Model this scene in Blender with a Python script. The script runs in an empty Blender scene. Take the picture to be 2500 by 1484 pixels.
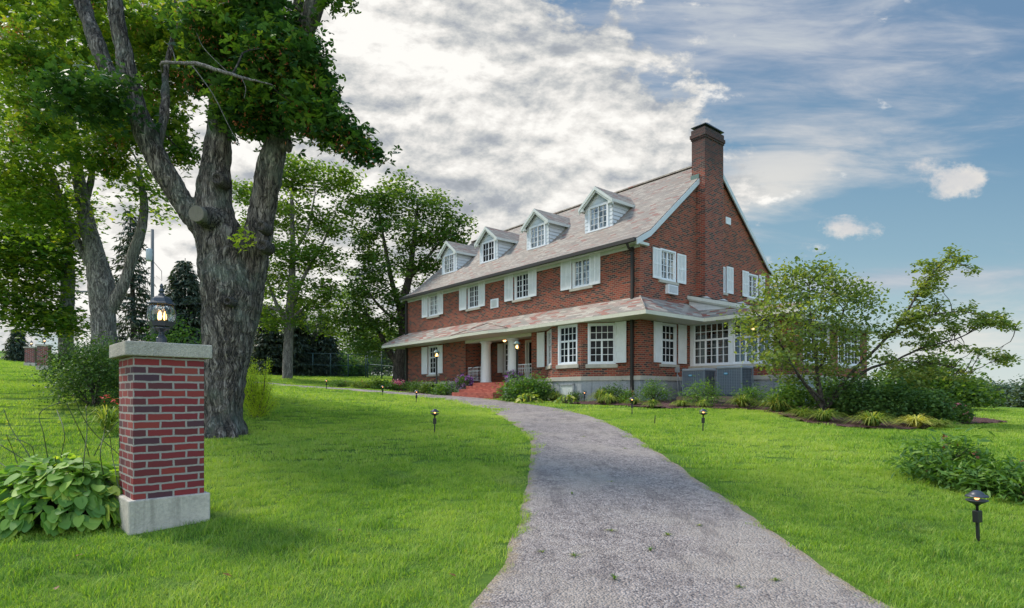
import bpy, math, random
import numpy as np
from mathutils import Vector, Matrix
R = math.radians
rnd = random.Random(7)
NP = np.random.RandomState(11)
SC = bpy.context.scene
COL = SC.collection

# ------------------------------------------------------------------ camera
F = 1435.0; HOR = 965.0; EYE = 1.5          # focal length and horizon in 2500-wide units of the picture
cam = bpy.data.cameras.new('camera'); camo = bpy.data.objects.new('camera', cam); COL.objects.link(camo)
camo.location = (0, 0, EYE); camo.rotation_euler = (R(90), 0, 0)
cam.sensor_width = 36.0; cam.lens = F / 2500 * 36; cam.shift_y = (HOR - 742) / 2500
cam.clip_start = 0.1; cam.clip_end = 6000
SC.camera = camo
SC.view_settings.view_transform = 'Standard'; SC.view_settings.look = 'None'
SC.view_settings.exposure = 0.75; SC.view_settings.gamma = 1.0
SC.cycles.max_bounces = 8; SC.cycles.transparent_max_bounces = 12

# ------------------------------------------------------------------ node helpers
class NT:
    def __init__(s, tree):
        s.t = tree; s.n = tree.nodes; s.l = tree.links
    def new(s, typ, ins=None, **props):
        n = s.n.new(typ)
        for k, v in props.items(): setattr(n, k, v)
        if ins:
            for k, v in ins.items():
                sock = n.inputs[k]
                if isinstance(v, bpy.types.NodeSocket): s.l.new(v, sock)
                else: sock.default_value = v
        return n
    def math(s, op, a, b=None, c=None, clamp=False):
        n = s.n.new('ShaderNodeMath'); n.operation = op; n.use_clamp = clamp
        for i, v in enumerate((a, b, c)):
            if v is None: continue
            if isinstance(v, bpy.types.NodeSocket): s.l.new(v, n.inputs[i])
            else: n.inputs[i].default_value = v
        return n.outputs[0]
    def mix(s, f, a, b, blend='MIX'):
        n = s.n.new('ShaderNodeMix'); n.data_type = 'RGBA'; n.blend_type = blend
        for i, v in ((0, f), (6, a), (7, b)):
            if isinstance(v, bpy.types.NodeSocket): s.l.new(v, n.inputs[i])
            else: n.inputs[i].default_value = v if i == 0 else (tuple(v) + (1,))[:4]
        return n.outputs[2]
    def ramp(s, f, stops, interp='LINEAR'):
        n = s.n.new('ShaderNodeValToRGB'); cr = n.color_ramp; cr.interpolation = interp
        while len(cr.elements) < len(stops): cr.elements.new(0.5)
        for e, (p, c) in zip(cr.elements, stops):
            e.position = p; e.color = (tuple(c) + (1,))[:4] if not isinstance(c, (int, float)) else (c, c, c, 1)
        s.l.new(f, n.inputs[0]); return n.outputs[0]
    def noise(s, vec, scale, detail=4, rough=.55, dist=0, out=0):
        n = s.new('ShaderNodeTexNoise', {'Vector': vec, 'Scale': scale, 'Detail': detail, 'Roughness': rough, 'Distortion': dist})
        return n.outputs[out]
    def sstep(s, x, a, b):
        n = s.new('ShaderNodeMapRange', {'Value': x, 'From Min': a, 'From Max': b}, interpolation_type='SMOOTHSTEP')
        return n.outputs[0]
    def map(s, vec, scale=(1, 1, 1), rot=(0, 0, 0), loc=(0, 0, 0)):
        return s.new('ShaderNodeMapping', {'Vector': vec, 'Scale': scale, 'Rotation': rot, 'Location': loc}).outputs[0]
def srgb(r, g, b):
    f = lambda c: (c / 255 / 12.92) if c / 255 <= .04045 else ((c / 255 + .055) / 1.055) ** 2.4
    return (f(r), f(g), f(b))

# ------------------------------------------------------------------ sky and sun
SUN_EL, SUN_AZ = R(48), R(-64)     # azimuth measured from +Y towards +X: the sun stands to the left
w = bpy.data.worlds.new('World'); SC.world = w; w.use_nodes = True
T = NT(w.node_tree); T.n.clear()
tc = T.new('ShaderNodeTexCoord').outputs['Generated']
sky = T.new('ShaderNodeTexSky', sky_type='NISHITA', sun_disc=False, sun_elevation=SUN_EL, sun_rotation=SUN_AZ, air_density=1.0, dust_density=1.5, ozone_density=1.5)
sep = T.new('ShaderNodeSeparateXYZ', {0: tc})
X_, Y_, Z_ = sep.outputs
yy = T.math('MAXIMUM', T.math('ABSOLUTE', Y_), .12)
A_ = T.math('DIVIDE', X_, yy); B_ = T.math('DIVIDE', Z_, yy)      # tangents of azimuth and height
def blob(ax, bx, rx, rz, rot=0.0):
    """soft round weight about a direction of the sky (tangent units)"""
    dx = T.math('SUBTRACT', A_, ax); dz = T.math('SUBTRACT', B_, bx)
    c, s_ = math.cos(rot), math.sin(rot)
    u = T.math('DIVIDE', T.math('ADD', T.math('MULTIPLY', dx, c), T.math('MULTIPLY', dz, s_)), rx)
    v = T.math('DIVIDE', T.math('SUBTRACT', T.math('MULTIPLY', dz, c), T.math('MULTIPLY', dx, s_)), rz)
    r2 = T.math('ADD', T.math('MULTIPLY', u, u), T.math('MULTIPLY', v, v))
    return T.math('POWER', 2.718, T.math('MULTIPLY', r2, -1.0))
def px(x, y): return ((x - 1250) / F, (HOR - y) / F)
def pb(x, y, rx, ry, rot=0.0):
    a, b = px(x, y); return blob(a, b, rx / F, ry / F, rot)
pv = T.new('ShaderNodeCombineXYZ', {0: A_, 1: B_, 2: 0.0}).outputs[0]
# puffy layer: noise in the view of the sky, warped
n_big = T.noise(T.map(pv, (1.6, 2.3, 1), (0, 0, .35)), 2.2, 6, .58, .3)
def puff(loc, sc=6.0): return T.noise(T.map(pv, (1.15, 1.9, 1), (0, 0, .25), loc), sc, 9, .62, .12)
n_puff = puff((3, 1, 0)); n_fine = puff((1, 7, 0), 17.0)
relief = T.math('SUBTRACT', n_puff, puff((3.016, .965, 0)))      # lit side of the cloud billows
n_wisp = T.noise(T.map(pv, (.7, 3.2, 1), (0, 0, .42), (7, 2, 0)), 3.2, 6, .6, .6)
# base blue, paler towards the horizon
blue = T.ramp(B_, [(0.0, srgb(208, 222, 218)), (.10, srgb(186, 210, 214)), (.24, srgb(146, 182, 200)), (.42, srgb(118, 158, 188)), (.6, srgb(112, 146, 180))])
bluemix = T.mix(.88, T.mix(1.0, sky.outputs[0], (.1, .1, .1), 'MULTIPLY'), blue)
# where the cloud bank lies
sumw = None
for b_, k in ((pb(700, 200, 900, 520), 1.15), (pb(1250, 420, 480, 230, -.35), 1.0), (pb(300, 650, 900, 330), .9), (pb(1560, 440, 190, 95, -.3), .5), (pb(900, 650, 500, 200), .7)):
    t_ = T.math('MULTIPLY', b_, k); sumw = t_ if sumw is None else T.math('ADD', sumw, t_)
bank = T.sstep(T.math('ADD', sumw, T.math('MULTIPLY', T.math('SUBTRACT', n_puff, .5), 2.1)), .40, .66)
# brightness inside the bank
shade = T.math('ADD', T.math('ADD', T.math('MULTIPLY', n_big, .50), T.math('MULTIPLY', n_puff, .62)), T.math('ADD', T.math('MULTIPLY', relief, 1.25), T.math('MULTIPLY', n_fine, .22)))
hot = T.math('ADD', T.math('MULTIPLY', pb(930, 100, 240, 90, -.5), .34), T.math('MULTIPLY', pb(1430, 370, 330, 150, -.45), .20))
hot = T.math('ADD', hot, T.math('MULTIPLY', pb(330, 560, 620, 420), .26))
shade = T.math('ADD', shade, hot)
bankc = T.ramp(shade, [(.44, srgb(160, 166, 174)), (.58, srgb(176, 181, 188)), (.70, srgb(203, 205, 205)), (.84, srgb(234, 232, 228)), (.98, srgb(255, 253, 248))])
# high veil over the top and the white wedge to the right of the chimney
veilw = T.math('ADD', T.math('MULTIPLY', pb(1800, 90, 900, 250, -.05), 1.25), T.math('MULTIPLY', pb(1900, 450, 300, 120, .28), 1.25))
veilw = T.math('ADD', veilw, T.math('MULTIPLY', pb(2350, 850, 260, 90), 1.0))
veilw = T.math('ADD', veilw, T.math('MULTIPLY', pb(2380, 680, 420, 46, .06), .75))
veilw = T.math('ADD', veilw, T.math('MULTIPLY', pb(2050, 690, 240, 30, .1), .6))
n_w2 = T.noise(T.map(pv, (.8, 4.2, 1), (0, 0, .30), (2, 9, 0)), 5.0, 8, .62, .5)
veil = T.sstep(T.math('ADD', veilw, T.math('MULTIPLY', T.math('SUBTRACT', T.math('ADD', T.math('MULTIPLY', n_wisp, .6), T.math('MULTIPLY', n_w2, .5)), .55), 4.2)), .2, 1.5)
veilc = T.mix(T.math('ADD', T.math('MULTIPLY', pb(1880, 470, 330, 140, .3), .9), pb(2400, 850, 300, 140), clamp=True), T.ramp(T.math('ADD', T.math('MULTIPLY', n_w2, .6), T.math('MULTIPLY', n_wisp, .5)), [(.42, srgb(150, 166, 190)), (.56, srgb(174, 184, 200)), (.70, srgb(200, 206, 212))]), srgb(232, 229, 222))
# two small separate cumulus clouds
sm0 = T.math('ADD', T.math('ADD', pb(2300, 438, 95, 48, -.2), pb(2075, 560, 80, 34)), T.math('MULTIPLY', pb(2375, 430, 40, 30), .7))
sm = T.math('SUBTRACT', sm0, T.math('MULTIPLY', T.sstep(sm0, .35, .02), 2.0))
small = T.sstep(T.math('ADD', sm, T.math('MULTIPLY', T.math('SUBTRACT', T.noise(T.map(pv, (1, 1.4, 1), loc=(5, 5, 0)), 13, 7, .68), .5), 2.6)), .35, 1.0)
c = T.mix(T.math('MULTIPLY', T.math('ADD', T.math('MULTIPLY', veil, .92), T.math('MULTIPLY', T.math('MULTIPLY', relief, veil), .9)), .95, clamp=True) if False else T.math('MULTIPLY', veil, .9), bluemix, veilc)
c = T.mix(bank, c, bankc)
c = T.mix(T.math('MULTIPLY', small, .95), c, T.ramp(n_puff, [(.3, srgb(196, 200, 208)), (.6, srgb(232, 228, 222))]))
# pale air along the horizon
c = T.mix(T.math('MULTIPLY', T.sstep(B_, .16, -.02), .6), c, srgb(222, 230, 226))
c = T.mix(T.sstep(B_, .0, -.06), c, srgb(90, 110, 70))
# sky raised overhead and behind the camera, added as unseen fill light
gain = T.math('ADD', T.math('MULTIPLY', T.sstep(Y_, .12, -.45), 1.75), T.math('MULTIPLY', T.sstep(Z_, .60, .9), 1.1))
bg = T.new('ShaderNodeBackground', {'Color': c, 'Strength': T.math('MULTIPLY', T.math('ADD', gain, 1.0), .60)})
T.l.new(bg.outputs[0], T.new('ShaderNodeOutputWorld').inputs[0])
sun = bpy.data.lights.new('sun', 'SUN'); suno = bpy.data.objects.new('sun', sun); COL.objects.link(suno)
sun.energy = 2.7; sun.angle = R(12); sun.color = (1.0, .93, .82)
sd = Vector((math.sin(SUN_AZ) * math.cos(SUN_EL), math.cos(SUN_AZ) * math.cos(SUN_EL), math.sin(SUN_EL)))
suno.rotation_euler = sd.to_track_quat('Z', 'Y').to_euler(); suno.location = sd * 50

# ------------------------------------------------------------------ materials
MATS = {}
def mat(name, fn):
    m = bpy.data.materials.new(name); m.use_nodes = True
    t = NT(m.node_tree); t.n.clear()
    out = t.new('ShaderNodeOutputMaterial'); sh = fn(t)
    t.l.new(sh, out.inputs[0]); MATS[name] = m; return m
def bsdf(t, col, rough=.7, normal=None, **kw):
    ins = {'Base Color': col if isinstance(col, bpy.types.NodeSocket) else (tuple(col) + (1,))[:4], 'Roughness': rough}
    if normal: ins['Normal'] = normal
    ins.update(kw)
    return t.new('ShaderNodeBsdfPrincipled', ins).outputs[0]
def bump(t, h, strength=.5, dist=.01):
    return t.new('ShaderNodeBump', {'Height': h, 'Strength': strength, 'Distance': dist}).outputs[0]
def uvn(t): return t.new('ShaderNodeUVMap').outputs[0]
def obj_c(t): return t.new('ShaderNodeTexCoord').outputs['Object']
def geo_p(t): return t.new('ShaderNodeNewGeometry').outputs['Position']

def brick_mat(name, bw, rh, mort, stops, mcol, soot=True, off=.5, wear=.35, warp=.0015, sootz=None):
    def fn(t):
        uv = uvn(t)
        wv = t.new('ShaderNodeVectorMath', {0: t.noise(uv, 9, 3, .6, out=1), 1: (.5, .5, .5)}, operation='SUBTRACT').outputs[0]
        wv = t.new('ShaderNodeVectorMath', {0: wv, 'Scale': warp * 4}, operation='SCALE').outputs[0]
        uw = t.new('ShaderNodeVectorMath', {0: uv, 1: wv}, operation='ADD').outputs[0]
        b = t.new('ShaderNodeTexBrick', {'Vector': uw, 'Color1': (0, 0, 0, 1), 'Color2': (1, 1, 1, 1), 'Mortar': (.5, .5, .5, 1), 'Scale': 1.0, 'Mortar Size': mort, 'Mortar Smooth': .12, 'Bias': 0.0, 'Brick Width': bw, 'Row Height': rh}, offset=off, squash=1.0)
        n1 = t.noise(uv, 60, 4, .7)
        v = t.math('ADD', b.outputs[0], t.math('MULTIPLY', t.math('SUBTRACT', t.noise(uv, 1.3, 3), .5), .08))
        c = t.ramp(v, stops)
        c = t.mix(t.math('MULTIPLY', n1, .35), c, (.5, .5, .5), 'OVERLAY')
        big = t.noise(uv, .6, 4, .6)
        mc = t.mix(n1, mcol, tuple(x * .6 for x in mcol))
        c = t.mix(b.outputs[1], c, mc)
        if soot: c = t.mix(t.sstep(big, .45, .8), c, tuple(x * wear for x in (.3, .22, .2)), 'MIX') if False else t.mix(t.math('MULTIPLY', t.sstep(big, .5, .75), wear), c, (.09, .05, .04))
        if sootz:
            zz = t.new('ShaderNodeSeparateXYZ', {0: obj_c(t)}).outputs[2]
            c = t.mix(t.math('MULTIPLY', t.sstep(t.math('ADD', zz, t.math('MULTIPLY', big, 1.5)), sootz[0] + .2, sootz[1] + .9), .85), c, (.03, .024, .024))
        h = t.math('SUBTRACT', t.math('MULTIPLY', n1, .25), b.outputs[1])
        return bsdf(t, c, .85, bump(t, h, .7, .008))
    return mat(name, fn)
BR = [(0, (.035, .02, .024)), (.22, (.05, .022, .022)), (.30, (.14, .026, .019)), (.5, (.235, .036, .020)), (.72, (.31, .052, .024)), (.88, (.16, .030, .021)), (1, (.31, .08, .04))]
brick_mat('brick', .215, .075, .0115, BR, (.32, .20, .135), wear=.06)
brick_mat('sooty_brick', .215, .075, .0105, BR, (.30, .22, .17), wear=.3, sootz=(9.4, 11.4))
PB = [(0, (.06, .03, .045)), (.10, (.09, .028, .036)), (.24, (.13, .024, .026)), (.5, (.18, .022, .028)), (.72, (.22, .026, .028)), (.94, (.25, .038, .03)), (1, (.20, .07, .05))]
brick_mat('pier_brick', .225, .075, .0095, PB, (.38, .345, .315), wear=.35, warp=.0045)
brick_mat('step_brick', .21, .07, .005, [(0, (.25, .05, .035)), (.5, (.36, .075, .05)), (1, (.45, .12, .08))], (.28, .13, .1), wear=.15)
def slate(name, stops, bw, rh, bumpd=.012, var=.1):
    def fn(t):
        uv = uvn(t)
        b = t.new('ShaderNodeTexBrick', {'Vector': uv, 'Color1': (0, 0, 0, 1), 'Color2': (1, 1, 1, 1), 'Mortar': (.5, .5, .5, 1), 'Scale': 1.0, 'Mortar Size': .006, 'Mortar Smooth': .1, 'Brick Width': bw, 'Row Height': rh}, offset=.5)
        v = t.math('ADD', b.outputs[0], t.math('MULTIPLY', t.math('SUBTRACT', t.noise(uv, .8, 4), .5), var))
        c = t.mix(1.0, t.ramp(v, stops, 'CONSTANT'), (.90, .84, .79), 'MULTIPLY')
        n1 = t.noise(uv, 25, 5, .7)
        c = t.mix(.5, c, t.mix(n1, (.35, .35, .35), (.68, .68, .68)), 'OVERLAY')
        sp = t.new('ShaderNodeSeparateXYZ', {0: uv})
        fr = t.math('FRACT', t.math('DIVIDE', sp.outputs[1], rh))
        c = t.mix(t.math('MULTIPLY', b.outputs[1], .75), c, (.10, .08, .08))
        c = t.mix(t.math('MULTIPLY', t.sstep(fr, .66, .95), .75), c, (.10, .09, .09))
        h = t.math('SUBTRACT', t.math('ADD', t.math('MULTIPLY', n1, .3), t.math('MULTIPLY', fr, -.8)), b.outputs[1])
        return bsdf(t, c, .72, bump(t, h, .8, bumpd))
    return mat(name, fn)
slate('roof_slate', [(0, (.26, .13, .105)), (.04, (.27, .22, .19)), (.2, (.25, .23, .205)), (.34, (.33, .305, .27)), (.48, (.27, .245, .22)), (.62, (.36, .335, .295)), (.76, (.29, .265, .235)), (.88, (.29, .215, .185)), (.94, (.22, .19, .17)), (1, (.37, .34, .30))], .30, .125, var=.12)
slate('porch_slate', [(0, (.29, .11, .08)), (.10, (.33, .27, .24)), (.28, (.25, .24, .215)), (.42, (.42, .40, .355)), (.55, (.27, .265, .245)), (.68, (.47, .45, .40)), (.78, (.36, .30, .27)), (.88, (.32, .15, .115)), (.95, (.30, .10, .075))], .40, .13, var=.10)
def paint(name, col, rough=.5, dirt=.25, lines=None):
    def fn(t):
        p = obj_c(t); n = t.noise(p, 3.5, 5, .65); n2 = t.noise(t.map(p, (8, 8, .7)), 5, 4, .6)
        c = t.mix(t.math('MULTIPLY', t.sstep(t.math('MULTIPLY', t.math('ADD', n, n2), .5), .42, .7), dirt), col, tuple(x * .55 for x in col))
        return bsdf(t, c, rough, bump(t, n, .15, .01))
    return mat(name, fn)
paint('white_paint', (.72, .74, .78), .5, .25)
paint('trim_paint', (.56, .585, .56), .55, .35)
paint('soffit_paint', (.60, .58, .48), .6, .3)
paint('siding_paint', (.56, .60, .64), .55, .3)
paint('shutter_paint', (.74, .75, .77), .5, .3)
paint('black_metal', (.012, .013, .016), .38, .1)
paint('slate_metal', (.035, .042, .055), .42, .2)
paint('dark_gutter', (.028, .024, .022), .5, .2)
paint('verdigris', (.10, .17, .15), .6, .4)
paint('light_metal', (.55, .57, .58), .45, .3)
paint('condenser_paint', (.20, .23, .27), .4, .2)
paint('condenser_top', (.32, .34, .37), .4, .25)
paint('condenser_dark', (.035, .05, .075), .6, .2)
paint('condenser_side', (.10, .125, .16), .45, .2)
paint('mesh_blue', (.035, .075, .08), .6, .3)
paint('wood_plank', (.34, .24, .15), .8, .5)
paint('pole_wood', (.16, .16, .16), .85, .5)
paint('curtain', (.20, .22, .25), .9, .3)
paint('interior', (.06, .05, .05), .9, .3)
paint('pot', (.45, .42, .36), .8, .4)
paint('logo_blue', (.10, .42, .62), .4, .1)
def stone(name, a, b, sc=40, bstr=.4, big=2.0, streak=0):
    def fn(t):
        p = obj_c(t); n = t.noise(p, sc, 5, .75); g = t.noise(p, big, 5, .6)
        f = t.math('ADD', t.math('MULTIPLY', n, .55), t.math('MULTIPLY', g, .45))
        c = t.ramp(f, [(.34, b), (.62, a)])
        if streak:
            s = t.noise(t.map(p, (3, 3, .25)), 3, 5, .65); c = t.mix(t.math('MULTIPLY', t.sstep(s, .5, .75), streak), c, tuple(x * .4 for x in b))
        v = t.new('ShaderNodeTexVoronoi', {'Vector': p, 'Scale': sc * 2.2}).outputs[0]
        c = t.mix(t.math('MULTIPLY', t.sstep(v, .22, .05), .5), c, tuple(x * .35 for x in b))
        return bsdf(t, c, .9, bump(t, t.math('ADD', n, v), bstr, .006))
    return mat(name, fn)
stone('cap_stone', (.50, .45, .38), (.20, .185, .165), 45, .9, 1.5, .5)
stone('base_stone', (.58, .52, .44), (.34, .31, .27), 30, .5, 2.5, .5)
stone('limestone', (.50, .46, .39), (.34, .32, .28), 25, .25, 1.5, .3)
stone('concrete', (.34, .36, .37), (.20, .22, .24), 12, .25, 1.1, .5)
def cutw(t):
    p = obj_c(t); n = t.noise(p, 5, 4); r = t.noise(t.map(p, (1, 1, .3)), 30, 5, .7)
    c = t.mix(r, (.12, .10, .08), (.30, .26, .21)); c = t.mix(t.math('MULTIPLY', n, .6), c, (.10, .10, .08))
    return bsdf(t, c, .95, bump(t, r, .8, .02))
mat('cut_wood', cutw)
def glass_dark(t):
    p = obj_c(t); n = t.noise(p, 2.5, 2)
    c = t.mix(t.sstep(n, .4, .65), (.006, .007, .008), (.018, .02, .022))
    nb = bump(t, t.noise(p, 1.7, 2), .12, .02)
    return bsdf(t, c, .04, nb, **{'Specular IOR Level': .09})
mat('window_glass', glass_dark)
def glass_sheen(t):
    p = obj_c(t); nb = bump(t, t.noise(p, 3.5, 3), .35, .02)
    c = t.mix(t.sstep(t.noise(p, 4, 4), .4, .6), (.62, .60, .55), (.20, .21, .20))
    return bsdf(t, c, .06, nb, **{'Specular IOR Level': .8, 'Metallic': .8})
mat('reflecting_glass', glass_sheen)
def glass_clear(t):
    fr = t.new('ShaderNodeFresnel', {'IOR': 1.5}).outputs[0]
    g = t.new('ShaderNodeBsdfGlossy', {'Color': (1, 1, 1, 1), 'Roughness': .03}).outputs[0]
    tr = t.new('ShaderNodeBsdfTransparent', {'Color': (.86, .9, .9, 1)}).outputs[0]
    return t.new('ShaderNodeMixShader', {0: t.math('ADD', t.math('MULTIPLY', fr, .9), .02), 1: tr, 2: g}).outputs[0]
mat('clear_glass', glass_clear)
def emit(name, col, s):
    def fn(t): return t.new('ShaderNodeEmission', {'Color': (tuple(col) + (1,))[:4], 'Strength': s}).outputs[0]
    return mat(name, fn)
emit('lamp_glow', (1, .55, .18), 6.0); emit('bulb_glow', (1, .52, .18), 4.0); emit('soft_glow', (1, .55, .22), 3.0)
emit('path_glow', (1, .42, .14), 2.5)
def bark_mat(name, a, b, c2, sc=1.0, bd=.05, lichen=None):
    def fn(t):
        p = obj_c(t)
        wv = t.new('ShaderNodeVectorMath', {0: p, 1: t.new('ShaderNodeVectorMath', {0: t.noise(p, 1.4 * sc, 3, out=1), 'Scale': .35 / sc}, operation='SCALE').outputs[0]}, operation='ADD').outputs[0]
        n1_ = t.noise(t.map(wv, (1, 1, .10)), 9.5 * sc, 5, .6, .15); n2_ = t.noise(t.map(wv, (1, 1, .12), loc=(4, 2, 1)), 24 * sc, 5, .65, .15)
        v2 = t.noise(t.map(wv, (1, 1, .35)), 40 * sc, 4, .7)
        cr = t.sstep(t.math('ABSOLUTE', t.math('SUBTRACT', n1_, .5)), .0, .075); cr2 = t.sstep(t.math('ABSOLUTE', t.math('SUBTRACT', n2_, .5)), .0, .07)
        h = t.math('ADD', t.math('MULTIPLY', cr, .55), t.math('ADD', t.math('MULTIPLY', cr2, .35), t.math('MULTIPLY', v2, .35)))
        col = t.ramp(t.math('MULTIPLY', h, .72), [(.22, b), (.5, a), (.78, c2)])
        g = t.noise(p, 1.1 * sc, 5, .65)
        if lichen: col = t.mix(t.math('MULTIPLY', t.sstep(g, .5, .68), .65), col, t.mix(v2, tuple(x * .5 for x in lichen), lichen))
        col = t.mix(t.math('MULTIPLY', t.sstep(t.noise(p, .8 * sc, 4), .55, .75), .5), col, b)
        return bsdf(t, col, .92, bump(t, h, 1.0, bd))
    return mat(name, fn)
bark_mat('maple_bark', (.13, .105, .09), (.018, .015, .014), (.26, .225, .195), 1.0, .06, (.27, .32, .26))
bark_mat('grey_bark', (.22, .20, .19), (.06, .055, .055), (.34, .32, .30), 1.1, .04, (.28, .30, .27))
bark_mat('dark_bark', (.07, .06, .05), (.015, .013, .012), (.14, .12, .10), 1.5, .03)
bark_mat('pale_bark', (.26, .22, .20), (.08, .07, .065), (.38, .34, .32), 3, .02)
bark_mat('knot_bark', (.12, .10, .09), (.012, .01, .01), (.24, .21, .19), 3, .05)
LEAF_GAIN = (2.0, 1.45, 1.75)
def leaf_mat(name, stops, trans=.45, rough=.5, tcol=None):
    def fn(t):
        a = t.new('ShaderNodeAttribute', attribute_name='tone').outputs['Fac']
        c = t.ramp(a, [(q_, tuple(min(.75, x * g_) for x, g_ in zip(col_, LEAF_GAIN))) for q_, col_ in stops])
        d = bsdf(t, c, rough, **{'Specular IOR Level': .25})
        tr = t.new('ShaderNodeBsdfTranslucent', {'Color': t.mix(1.0, c, tcol or (1.7, 1.7, .5), 'MULTIPLY')}).outputs[0]
        return t.new('ShaderNodeMixShader', {0: trans, 1: d, 2: tr}).outputs[0]
    return mat(name, fn)
leaf_mat('maple_leaf', [(0, (.012, .045, .018)), (.35, (.03, .09, .02)), (.7, (.07, .16, .022)), (.93, (.16, .24, .03)), (1, (.20, .24, .04))], .45)
leaf_mat('maple_leaf_mixed', [(0, (.015, .05, .018)), (.35, (.04, .11, .02)), (.7, (.10, .19, .022)), (.93, (.20, .27, .03)), (1, (.26, .28, .04))], .5)
leaf_mat('maple_leaf_dark', [(0, (.008, .032, .018)), (.5, (.02, .068, .02)), (.85, (.045, .115, .022)), (1, (.09, .16, .03))], .32)
leaf_mat('maple_leaf_gold', [(0, (.02, .075, .012)), (.4, (.06, .15, .02)), (.8, (.13, .23, .028)), (1, (.22, .26, .035))], .55)
leaf_mat('seed_wing', [(0, (.16, .06, .025)), (.5, (.26, .10, .04)), (1, (.34, .16, .07))], .4, tcol=(1.2, .9, .6))
leaf_mat('tree_leaf_bright', [(0, (.024, .07, .016)), (.5, (.058, .135, .022)), (.85, (.11, .20, .03)), (1, (.17, .24, .045))], .48)
leaf_mat('tree_leaf_mid', [(0, (.015, .05, .012)), (.5, (.04, .10, .02)), (.85, (.085, .16, .03)), (1, (.15, .20, .04))], .42)
leaf_mat('spruce_needle', [(0, (.012, .03, .018)), (.6, (.03, .06, .034)), (1, (.06, .095, .05))], .15)
leaf_mat('hedge_leaf', [(0, (.012, .04, .012)), (.5, (.03, .085, .018)), (1, (.08, .17, .03))], .3)
leaf_mat('shrub_leaf', [(0, (.018, .06, .018)), (.5, (.045, .13, .022)), (1, (.12, .25, .04))], .35)
leaf_mat('golden_leaf', [(0, (.11, .22, .016)), (.5, (.22, .38, .03)), (1, (.34, .48, .06))], .5)
leaf_mat('dogwood_leaf', [(0, (.035, .085, .03)), (.5, (.085, .16, .042)), (.85, (.15, .22, .045)), (1, (.26, .14, .05))], .45)
leaf_mat('hosta_leaf', [(0, (.05, .15, .03)), (.5, (.10, .24, .04)), (.88, (.16, .32, .05)), (1, (.22, .36, .06))], .4, .55)
leaf_mat('lime_leaf', [(0, (.05, .13, .02)), (.6, (.12, .22, .035)), (1, (.24, .32, .07))], .4)
leaf_mat('blade_leaf', [(0, (.03, .09, .015)), (.5, (.075, .16, .022)), (1, (.18, .24, .05))], .4)
leaf_mat('stem_leaf', [(0, (.04, .07, .03)), (1, (.12, .16, .05))], .1)
leaf_mat('petal_purple', [(0, (.10, .02, .18)), (.6, (.24, .08, .36)), (1, (.50, .35, .65))], .35, tcol=(1, .8, 1.2))
leaf_mat('petal_red', [(0, (.45, .05, .04)), (.6, (.60, .10, .08)), (1, (.70, .25, .18))], .35, tcol=(1, .7, .6))
leaf_mat('petal_pink', [(0, (.50, .08, .14)), (.6, (.60, .18, .20)), (1, (.60, .35, .25))], .35, tcol=(1, .7, .7))
leaf_mat('far_leaf', [(0, (.025, .06, .045)), (.6, (.05, .10, .06)), (1, (.09, .16, .08))], .3)
leaf_mat('meadow_leaf', [(0, (.15, .22, .04)), (.6, (.27, .36, .07)), (1, (.42, .44, .14))], .4)
leaf_mat('dead_leaf', [(0, (.08, .04, .015)), (1, (.16, .09, .04))], .2, tcol=(1, .8, .6))
leaf_mat('grass_blade', [(0, (.02, .065, .012)), (.35, (.045, .15, .016)), (.7, (.095, .24, .024)), (.93, (.19, .32, .04)), (1, (.38, .37, .14))], .45)

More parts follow.
